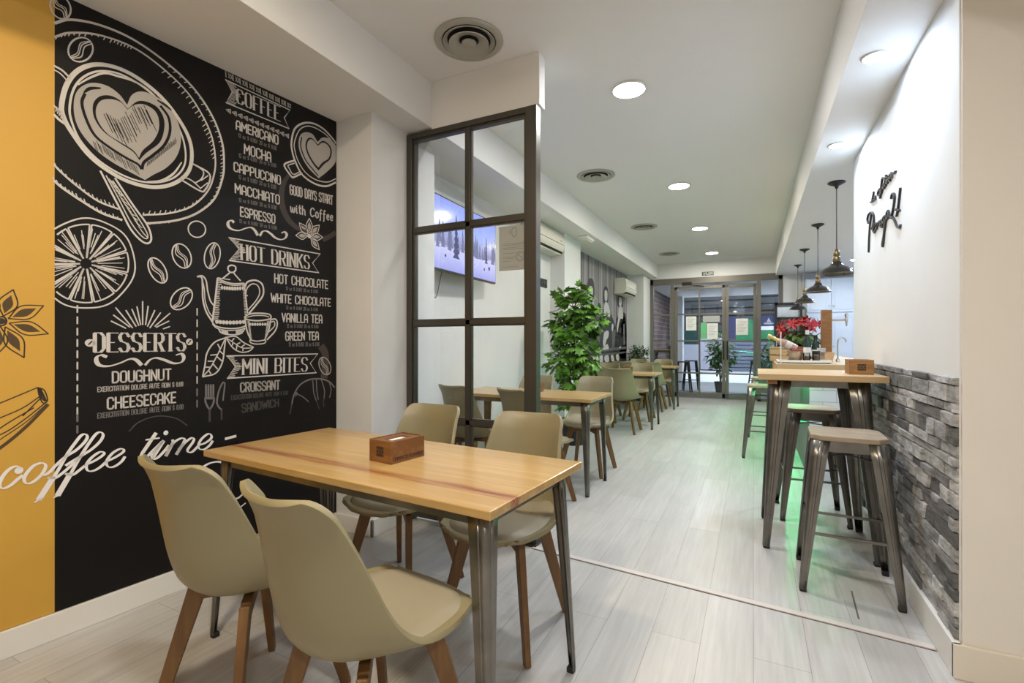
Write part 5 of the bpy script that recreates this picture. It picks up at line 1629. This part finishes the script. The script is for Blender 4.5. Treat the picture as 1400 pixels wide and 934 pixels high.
tag(o, 'thin white upright rod at the left corner of the counter', 'rod')
cr = empty('wooden_crate', (.245, 5.70, ZT)); tag(cr, 'pale wooden crate on the counter behind the tray', 'crate')
for z in (0, .065):
    cb_ = MB()
    for a, b in (((-.085, -.12), (.085, -.12)), ((.085, -.12), (.085, .12)), ((.085, .12), (-.085, .12)), ((-.085, .12), (-.085, -.12))): cb_.bar((*a, z + .028), (*b, z + .028), .010, .054)
    cb_.build('crate_slats', M['barwood'], cr)
MB().box((-.09, -.125, .125), (.09, .125, .14)).build('crate_lid', M['barwood'], cr, bevel=.002)
cp_ = MB()
for sx in (-1, 1):
    for sy in (-1, 1): cp_.cbox((sx * .074, sy * .109, .0625), (.014, .014, .125))
cp_.build('corner_post', M['boxwood_light'], cr)

# poinsettia
ps = empty('poinsettia', (.45, 6.02, ZT)); tag(ps, 'red poinsettia in a pot on the counter behind the bottles', 'flower')
MB().lathe([(.06, 0), (.085, .13), (.092, .13), (.092, .145), (.08, .145), (.078, .12)], 24, close=True).build('pot', mat('copper_brown_pot', (.30, .14, .06), .5), ps, smooth=40)
r = random.Random(4); rm, gm, sm = MB(), MB(), MB()
for i in range(15):
    a = i * 2.4
    el = R(80 - 5.2 * i)
    dirn = Vector((math.cos(a) * math.cos(el), math.sin(a) * math.cos(el), math.sin(el)))
    c = Vector((dirn.x * .225, dirn.y * .17, .27 + dirn.z * .15 + r.uniform(-.015, .02)))
    sm.tube(spline([(0, 0, .12), (c.x * .4, c.y * .4, .22), c], False, 5), .004, 5)
    e1 = dirn.cross(Vector((0, 0, 1))).normalized(); e2 = e1.cross(dirn)
    for j in range(11):
        b = j * 2 * math.pi / 6.3 + r.random() * .4
        d = e1 * math.cos(b) + e2 * math.sin(b) + dirn * (.15 if j < 6 else .7)
        lobed_leaf(rm, c + dirn * (.004 if j < 6 else .014), d, dirn, (.088 if j < 6 else .058) * r.uniform(.8, 1.15), False)
    for j in range(10):
        b = r.random() * 6.28
        d = Vector((math.cos(b), math.sin(b), -.45))
        lobed_leaf(gm, c * .8 + Vector((0, 0, -.02 - .09 * r.random())), d, dirn, .10 * r.uniform(.7, 1.2), False)
rm.build('red_bracts', mat('red_poinsettia_leaf', (.36, .010, .014), .5, noise=.3, nscale=20), ps)
gm.build('foliage', mat('green_poinsettia_leaf', (.09, .16, .03), .5, noise=.4, nscale=14), ps); sm.build('stem', M['leaf_dark'], ps)

# beer tap
bt = empty('beer_tap', (.640, 5.62, ZT)); tag(bt, 'wooden column beer tap with steel spout on the counter', 'beer tap')
MB().box((-.043, -.043, 0), (.043, .043, .505)).build('column', M['boxwood_light'], bt, bevel=.003).rotation_euler = (0, 0, 0)
MB().tube([(.043, 0, .405), (.16, 0, .405)], .010, 12).build('spout_arm', M['steel'], bt, smooth=50)
MB().lathe([(.001, .07), (.012, .065), (.017, .045), (.010, .028), (.012, .012), (.015, 0), (.010, -.02), (.006, -.06), (.001, -.062)], 16, (.165, 0, .405)).build('tap_handle', M['steel'], bt, smooth=50)
fc = empty('sink_faucet', (.735, 5.62, ZT)); tag(fc, 'slim curved steel faucet at the right end of the counter', 'faucet')
MB().tube(spline([(0, 0, 0), (0, 0, .18), (.012, 0, .225), (.04, 0, .235), (.062, 0, .215), (.066, 0, .19)], False, 6), .0065, 10).build('spout', M['steel'], fc, smooth=60)
MB().lathe([(.018, 0), (.018, .02), (.010, .03), (.001, .03)], 16).build('base_ring', M['steel'], fc, smooth=40)

# glass fronted fridge by the entrance
fr = empty('display_fridge', (.585, 10.35, 0)); tag(fr, 'tall black framed glass display fridge beside the entrance doors', 'fridge')
FW, FD, FH = .44, .45, 1.96
fb = MB(); fb.box((-FW / 2, FD - .03, 0), (FW / 2, FD, FH)).box((-FW / 2, 0, 0), (-FW / 2 + .03, FD, FH)).box((FW / 2 - .03, 0, 0), (FW / 2, FD, FH)).box((-FW / 2, 0, FH - .018), (FW / 2, FD, FH)).box((-FW / 2, 0, 0), (FW / 2, FD, .12))
fb.build('cabinet', M['black'], fr)
MB().box((-FW / 2 + .031, FD - .04, .13), (FW / 2 - .031, FD - .031, FH - .06)).build('back_panel', M['white_plastic'], fr)
for z in (.45, .80, 1.15, 1.42, 1.68): MB().box((-FW / 2 + .03, .03, z), (FW / 2 - .03, FD - .04, z + .012)).build('shelf', M['black'], fr)
MB().box((-FW / 2 + .04, .0, FH - .040), (FW / 2 - .04, .02, FH - .026)).build('fill_tube', emitter('fridge_fill_glow', (.9, .95, 1), 14.0), fr)  # hidden tube added behind the header to brighten the fridge interior
dr = MB().box((-FW / 2, -.03, .1), (-FW / 2 + .035, -.002, FH)).box((FW / 2 - .035, -.03, .1), (FW / 2, -.002, FH)).box((-FW / 2, -.03, FH - .05), (FW / 2, -.002, FH)).box((-FW / 2, -.03, .1), (FW / 2, -.002, .15)).build('door', M['black'], fr)
MB().box((-FW / 2 + .035, -.02, .15), (FW / 2 - .035, -.012, FH - .05)).build('door_glass', M['door_glass'], dr)
MB().box((-FW / 2 + .012, -.055, .75), (-FW / 2 + .026, -.03, 1.25)).build('handle', M['steel'], dr)

# white cupboard on the far wall behind the counter
cbd = empty('wall_cupboard', (1.30, YD - .122, 0)); tag(cbd, 'tall bluish white cupboard with panelled doors behind the counter', 'cupboard')
MB().box((-.40, -.34, 0), (.40, 0, 2.42)).build('carcass', M['bar_wall'], cbd)
for x0, x1, z0, z1 in ((-.39, -.004, .05, 1.75), (.004, .39, .05, 1.75), (-.39, -.004, 1.78, 2.40), (.004, .39, 1.78, 2.40)):
    dd = MB().box((x0, -.36, z0), (x1, -.341, z1)).build('cupboard_door', M['bar_wall'], cbd, bevel=.003)
    pn = MB(); e = .06
    for a, b in (((x0 + e, z0 + e), (x1 - e, z0 + e)), ((x1 - e, z0 + e), (x1 - e, z1 - e)), ((x1 - e, z1 - e), (x0 + e, z1 - e)), ((x0 + e, z1 - e), (x0 + e, z0 + e))):
        pn.bar((a[0], -.364, a[1]), (b[0], -.364, b[1]), .012, .012, up=(0, 1, 0))
    pn.build('moulding', M['bar_wall'], dd)
    MB().tube([((x1 if x0 < 0 else x0) + (-.03 if x0 < 0 else .03), -.36, 1.15 if z0 < 1 else 1.9), ((x1 if x0 < 0 else x0) + (-.03 if x0 < 0 else .03), -.385, 1.15 if z0 < 1 else 1.9)], .010, 10).build('knob', M['steel'], dd)

# ------------------------------------------------------------------ glazed entrance
dm = M['door_frame']
def pd(u): 
    a, b, c = ray(u, 468); return YD / b * a
door = empty('door_1', (0, YD, 0)); tag(door, 'taupe framed glazed entrance doors with side lights', 'entrance doors', kind='structure')
HT = 2.63
fm = MB()
fm.box((-2.09, -.03, 2.50), (.53, .05, HT)).box((-2.09, -.03, 0), (-2.02, .05, HT)).box((.455, -.03, 0), (.53, .05, HT)).box((-1.65, -.03, 0), (-1.57, .05, 2.5)).box((.065, -.03, 0), (.14, .05, 2.5)).box((-2.09, -.03, 0), (-1.57, .05, .05)).box((.07, -.03, 0), (.53, .05, .05))
fm.build('door_frame', dm, door, bevel=.003)
ZB_ = [.55, 1.25, 1.83]
bars = MB()
for z in ZB_:
    bars.box((-2.02, -.012, z - .016), (-1.65, .03, z + .016)); bars.box((.14, -.012, z - .016), (.455, .03, z + .016))
bars.build('glazing_bar', dm, door)
for x0, x1 in ((-2.02, -1.65), (.14, .455)): MB().box((x0, .006, .05), (x1, .012, 2.5)).build('side_glass', M['door_glass'], door)
def leaf(x0, x1, hinge, ang, mull):
    w_ = x1 - x0
    lf = empty('door_leaf'); lf.parent = door
    lf.location = (hinge, .0, 0); lf.rotation_euler.z = R(ang)
    a, b = x0 - hinge, x1 - hinge
    st = MB()
    st.box((a, -.022, .03), (a + .062, .022, 2.44)).box((b - .062, -.022, .03), (b, .022, 2.44)).box((a, -.022, 2.38), (b, .022, 2.44)).box((a, -.022, .02), (b, .022, .12))
    for z in ZB_: st.box((a + .06, -.014, z - .016), (b - .06, .014, z + .016))
    if mull: st.box(((a + b) / 2 - .016, -.014, .1), ((a + b) / 2 + .016, .014, 2.4))
    st.build('stile_frame', dm, lf, bevel=.002)
    MB().box((a + .06, -.003, .12), (b - .06, .003, 2.38)).build('leaf_glass', M['door_glass'], lf)
    MB().tube([(b - .03 if hinge < x1 - .01 else a + .03, -.07, .85), (b - .03 if hinge < x1 - .01 else a + .03, -.07, 1.25)], .012, 8).build('pull_handle', M['black'], lf)
    return lf
l1 = leaf(-1.565, -.535, -1.565, 0, True)
l2 = leaf(-.528, .06, .06, 4, False)
MB().box((-1.40, -.075, 2.46), (-1.20, -.02, 2.53)).bar((-1.25, -.05, 2.47), (-.95, -.04, 2.43), .02, .02).build('door_closer', M['black'], door)
# papers on the glass
def paper(u0, v0, u1, v1, m, label, y=YD - .030, ln=9):
    a = on_plane_y(u0, v1, y); b = on_plane_y(u1, v0, y)
    t = empty('paper_notice', (a.x, y, a.y)); tag(t, label, 'notice', 'papers on the entrance doors')
    wd, ht = b.x - a.x, b.y - a.y
    MB().box((0, 0, 0), (wd, .0015, ht)).build('sheet', m, t)
    if ln:
        k = Ink(-.001)
        for i in range(ln): k.seg((wd * .12, ht * (.9 - .8 * i / ln)), (wd * (.6 + .28 * ((i * 7) % 4) / 3), ht * (.9 - .8 * i / ln)), ht * .018, disc=False)
        k.build('print', M['film_ink'], t)
M['green_paper'] = mat('green_paper', (.16, .50, .24), .7); M['grey_film'] = mat('grey_film', (.42, .42, .42), .6)
paper(938, 432.5, 952, 452, M['paper'], 'white sheet of paper on the left pane of the left door')
paper(958, 441, 966.4, 463.3, M['green_paper'], 'green sheet on the left door beside the mullion', ln=0)
paper(966.8, 442, 981.5, 463.3, M['paper'], 'white sheet on the left door, right of the green sheet')
paper(961, 431.5, 984, 440.5, M['grey_film'], 'grey strip of film above the green sheet on the left door', ln=2)
paper(1006, 435.5, 1022.8, 458, M['paper'], 'white printed sheet on the right door', y=YD - .052)
ex = empty('exit_sign', (0, YD - .022, 0)); tag(ex, 'small green exit sign above the entrance doors', 'exit sign')
a, b = on_plane_y(959.8, 377, YD - .022), on_plane_y(975.6, 371.2, YD - .022)
MB().box((a.x, -.012, a.y), (b.x, 0, b.y)).build('sign_plate', mat('dark_green_sign', (.02, .10, .06), .5), ex)
k = Ink(-.013); wd, ht = b.x - a.x, b.y - a.y
letters(k, 'SALIDA', [Vector((a.x + wd * .1, a.y + ht * .8)), Vector((a.x + wd * .1, a.y + ht * .2)), Vector((a.x + wd * .92, a.y + ht * .8)), Vector((a.x + wd * .92, a.y + ht * .2))], .011)
k.build('lettering', M['white_vinyl'], ex)

# ------------------------------------------------------------------ outside: covered porch, pavement, street front opposite
YP, YS = 16.0, 23.0
M['porch_floor'] = mat('grey_porch_tiles', (.22, .22, .22), .5, noise=.12, nscale=3)
M['pave'] = mat('pale_street_paving', (.62, .62, .64), .7, noise=.08, nscale=2)
struct('porch_floor', MB().box((-5, YD + .02, -.06), (6, YP, -.005)), M['porch_floor'])
struct('street_ground', MB().box((-14, YP, -.14), (16, 28, -.03)), M['pave'])
struct('porch_ceiling', MB().box((-5, YD + .16, 2.62), (6, YP, 2.75)), M['ceiling'])
struct('porch_column', MB().box((-2.24, YP - .5, 0), (-1.94, YP - .1, 2.62)), M['wall'])
def brick_mat():
    m = bpy.data.materials.new('brown_brick'); m.use_nodes = True
    ntr = m.node_tree; L = ntr.links.new; b = ntr.nodes['Principled BSDF']; b.inputs['Roughness'].default_value = .85
    tc = ntr.nodes.new('ShaderNodeTexCoord'); sep = ntr.nodes.new('ShaderNodeSeparateXYZ'); L(tc.outputs['Object'], sep.inputs[0])
    cb = ntr.nodes.new('ShaderNodeCombineXYZ'); L(sep.outputs['Y'], cb.inputs['X']); L(sep.outputs['Z'], cb.inputs['Y'])
    br = ntr.nodes.new('ShaderNodeTexBrick'); br.inputs['Scale'].default_value = 1; br.inputs['Brick Width'].default_value = .50; br.inputs['Row Height'].default_value = .12; br.inputs['Mortar Size'].default_value = .012
    br.inputs['Color1'].default_value = (.17, .10, .085, 1); br.inputs['Color2'].default_value = (.10, .065, .06, 1); br.inputs['Mortar'].default_value = (.24, .21, .21, 1)
    L(cb.outputs[0], br.inputs['Vector']); L(br.outputs['Color'], b.inputs['Base Color'])
    return m
struct('porch_wall', MB().box((-3.2, YD + .16, -.05), (-2.36, YP + .3, 2.62)), brick_mat())
struct('porch_wall_right', MB().box((2.6, YD + .16, -.05), (2.9, YP, 2.62)), M['wall'])
downlight('porch_light', -1.25, 13.2, 2.62, .10, M['lamp_street'], 'round downlight in the porch ceiling outside the left door', 'porch downlights')
downlight('porch_light', 1.0, 13.2, 2.62, .10, M['lamp_street'], 'round downlight in the porch ceiling outside the right door', 'porch downlights')
# roller shutters and shop fronts across the street
def slats(c1):
    return mat('painted_shutter_steel', c1, .5, .1)
def shutter(x0, x1, z0, z1, m, label, per=.34, yo=0.0):
    mb_ = MB(); z = z0; P = []
    while z < z1:
        P += [(0, z), (-.07, z + per * .12), (-.07, z + per * .88)]
        z += per
    P.append((0, z1))
    nn = len(P)
    mb_.add([(x0, YS + yo + p[0], p[1]) for p in P] + [(x1, YS + yo + p[0], p[1]) for p in P], [(i, nn + i, nn + i + 1, i + 1) for i in range(nn - 1)])
    o = mb_.build('roller_shutter', m); tag(o, label, 'roller shutter')
    return o
def far(name, u0, v0, u1, v1, m, label, cat, d=.06, off=.08):
    a, b = on_plane_y(u0, v1, YS), on_plane_y(u1, v0, YS)
    o = MB().box((a.x, YS - off - d, max(a.y, -.03)), (b.x, YS - off + .005, b.y)).build(name, m)
    tag(o, label, cat); return o
X = lambda u: on_plane_y(u, 468, YS).x
M['facade'] = mat('dark_facade', (.035, .036, .04), .8)
struct('street_facade', MB().box((-14, YS + .02, -.1), (16, YS + .4, 8)), M['facade'])
shutter(X(931), X(992), 1.0, 6.0, slats((.05, .053, .055)), 'dark grey roller shutter across the street, behind the left door')
shutter(X(994), X(1034), 1.0, 6.0, slats((.042, .045, .048)), 'dark roller shutter across the street, behind the right door')
shutter(X(1035), X(1100), 2.55, 6.0, slats((.04, .043, .05)), 'dark roller shutter across the street, behind the right side light', .30)
shutter(X(995), X(1110), -.03, 1.20, slats((.17, .19, .24)), 'low blue grey shutter with black graffiti across the street', .16, -.075)
M['blue_sign'] = mat('dark_blue_sign', (.02, .028, .10), .5); M['teal_sign'] = mat('dark_green_board', (.012, .05, .042), .5); M['lilac'] = mat('pale_lilac_facade', (.42, .41, .46), .7)
far('green_board', 936, 451, 957, 471, M['teal_sign'], 'dark green board across the street behind the left door', 'board')
far('pale_shopfront', 958, 462, 992, 505, M['lilac'], 'pale lilac shop front across the street, right half of the left door', 'shop front')
far('pale_shopfront', 931, 471, 957, 505, M['lilac'], 'pale lilac shop front across the street, behind the dark outdoor stools', 'shop front')
far('blue_board', 997, 433, 1005.5, 466, M['blue_sign'], 'narrow dark blue board across the street beside the green panel', 'board')
far('green_poster', 1006, 437, 1034, 466, M['green_paint'], 'green panel across the street behind the white sheet on the right door', 'board', d=.04)
ca_, cb2 = on_plane_y(1040, 464, YS), on_plane_y(1062, 432, YS)
sgn = empty('shop_sign', (ca_.x, YS - .055, ca_.y)); tag(sgn, 'blue and green shop sign with white band, across the street behind the right side light', 'sign')
sw_, sh_ = cb2.x - ca_.x, cb2.y - ca_.y
MB().box((0, -.06, sh_ * .56), (sw_, .05, sh_)).build('blue_field', M['blue_sign'], sgn)
MB().box((0, -.065, sh_ * .40), (sw_ * .8, .05, sh_ * .56)).build('white_band', M['white_plastic'], sgn)
MB().box((0, -.06, 0), (sw_ * .85, .05, sh_ * .40)).build('green_field', M['green_paint'], sgn)
k = Ink(-.064); k.fill([Vector(p) for p in ((sw_ * .36, sh_ * .74), (sw_ * .5, sh_ * .93), (sw_ * .64, sh_ * .74))]); k.seg((sw_ * .25, sh_ * .68), (sw_ * .75, sh_ * .68), .07); k.build('emblem', M['chalk_soft'], sgn)
k = Ink(0); r = random.Random(9)
for a in ([(0, .6), (.2, 1.0), (.35, .5), (.5, .95)], [(.5, .4), (.7, .9), (.9, .55), (.7, .35), (.55, .6)], [(.1, .2), (.4, .35), (.8, .2)], [(.9, .9), (1.1, .5), (1.25, 1.0), (1.35, .4)], [(-.3, .9), (-.1, .5), (-.35, .3), (-.05, .25)], [(1.2, .2), (.95, .3), (1.3, .65)]):
    k.strip(spline([Vector(p) for p in a], False, 8), .075)
gr = k.build('graffiti', M['black'], None); gr.location = (X(1040), YS - .148, .05); tag(gr, 'loose black graffiti strokes on the low shutter across the street', 'graffiti')
# unseen lamps added overhead to brighten the street
M['fill_road'] = emitter('road_fill_glow', (.76, .86, 1.0), 85.0)
for x in (-2.6, .2, 3.0):
    t = empty('added_street_lamp', (x, 19.0, 0)); tag(t, 'added unseen lamp brightening the street outside, its head above the doors', 'street lamp', 'added lights over the street')
    MB().tube([(0, 1.6, -.1), (0, 1.6, 5.0), (0, 0, 5.2)], .05, 10).build('pole', M['black'], t)
    MB().box((-.3, -.25, 5.10), (.3, .25, 5.2)).build('lamp_head', M['black'], t)
    MB().box((-.27, -.22, 5.085), (.27, .22, 5.10)).build('diffuser', M['fill_road'], t)
# potted bamboo on the porch
def bamboo(x, y, label, seed, h):
    r = random.Random(seed); st = [[(.05 * math.cos(i * 2), .05 * math.sin(i * 2), h * .5), (.12 * math.cos(i * 2), .1 * math.sin(i * 2), h)] for i in range(4)]
    return leafy('potted_bamboo', (x, y, -.005), label, [((0, 0, h * .9), (.26, .24, .25), 1), ((-.12, 0, h * .68), (.22, .2, .22), .8), ((.14, 0, h * .72), (.22, .2, .2), .8), ((0, 0, h * .48), (.24, .2, .12), .4)], 110, .15, .15, .26, M['black'], M['leaf_bamboo'], st, seed, 'potted bamboos on the porch', lobes=False)
M['leaf_bamboo'] = mat('bamboo_leaf', (.06, .20, .04), .5, noise=.5, nscale=9)
bamboo(-.72, 12.85, 'leafy potted bamboo outside the left door', 21, 1.28)
bamboo(.52, 12.85, 'leafy potted bamboo outside the right door', 22, 1.15)
# dark bar stools and a high table outside
def dark_stool():
    t = empty('dark_bar_stool')
    MB().prism([(-.15, -.13), (.15, -.13), (.15, .13), (-.15, .13)], .74, .765).build('seat', M['black'], t, bevel=.006)
    for sx in (-1, 1):
        for sy in (-1, 1): MB().bar((sx * .12, sy * .11, .745), (sx * .19, sy * .19, 0), .03, .03, .022, .022).build('leg', M['black'], t)
    MB().bar((-.165, -.16, .27), (.165, -.16, .27), .014, .014).bar((-.165, .16, .27), (.165, .16, .27), .014, .014).bar((-.16, -.16, .33), (-.16, .16, .33), .014, .014).bar((.16, -.16, .33), (.16, .16, .33), .014, .014).build('foot_rest', M['black'], t)
    return t
d0 = dark_stool()
for i, (x, y, lb) in enumerate(((-1.52, 12.25, 'dark bar stool outside the left door, nearest the glass'), (-1.42, 13.0, 'dark bar stool outside the left door, behind the nearer one'), (.12, 13.3, 'dark bar stool outside the right door, beside the bamboo'))):
    o = d0 if i == 0 else copy_tree(d0)
    o.location = (x, y, -.005); o.rotation_euler.z = R(12 * i); tag(o, lb, 'bar stool', 'dark bar stools on the porch')
table('porch_table', -2.0, 12.4, 0, .62, .6, 1.05, M['barwood'], .036, .09, .03, .06, .03, 'tall wooden topped table outside the left side light, by the brick wall', 'table')
napkin_box(-1.80, 12.35, 1.05, 0, .12, .16, .085, M['boxwood'], 'brown wooden box on the tall table outside the entrance')
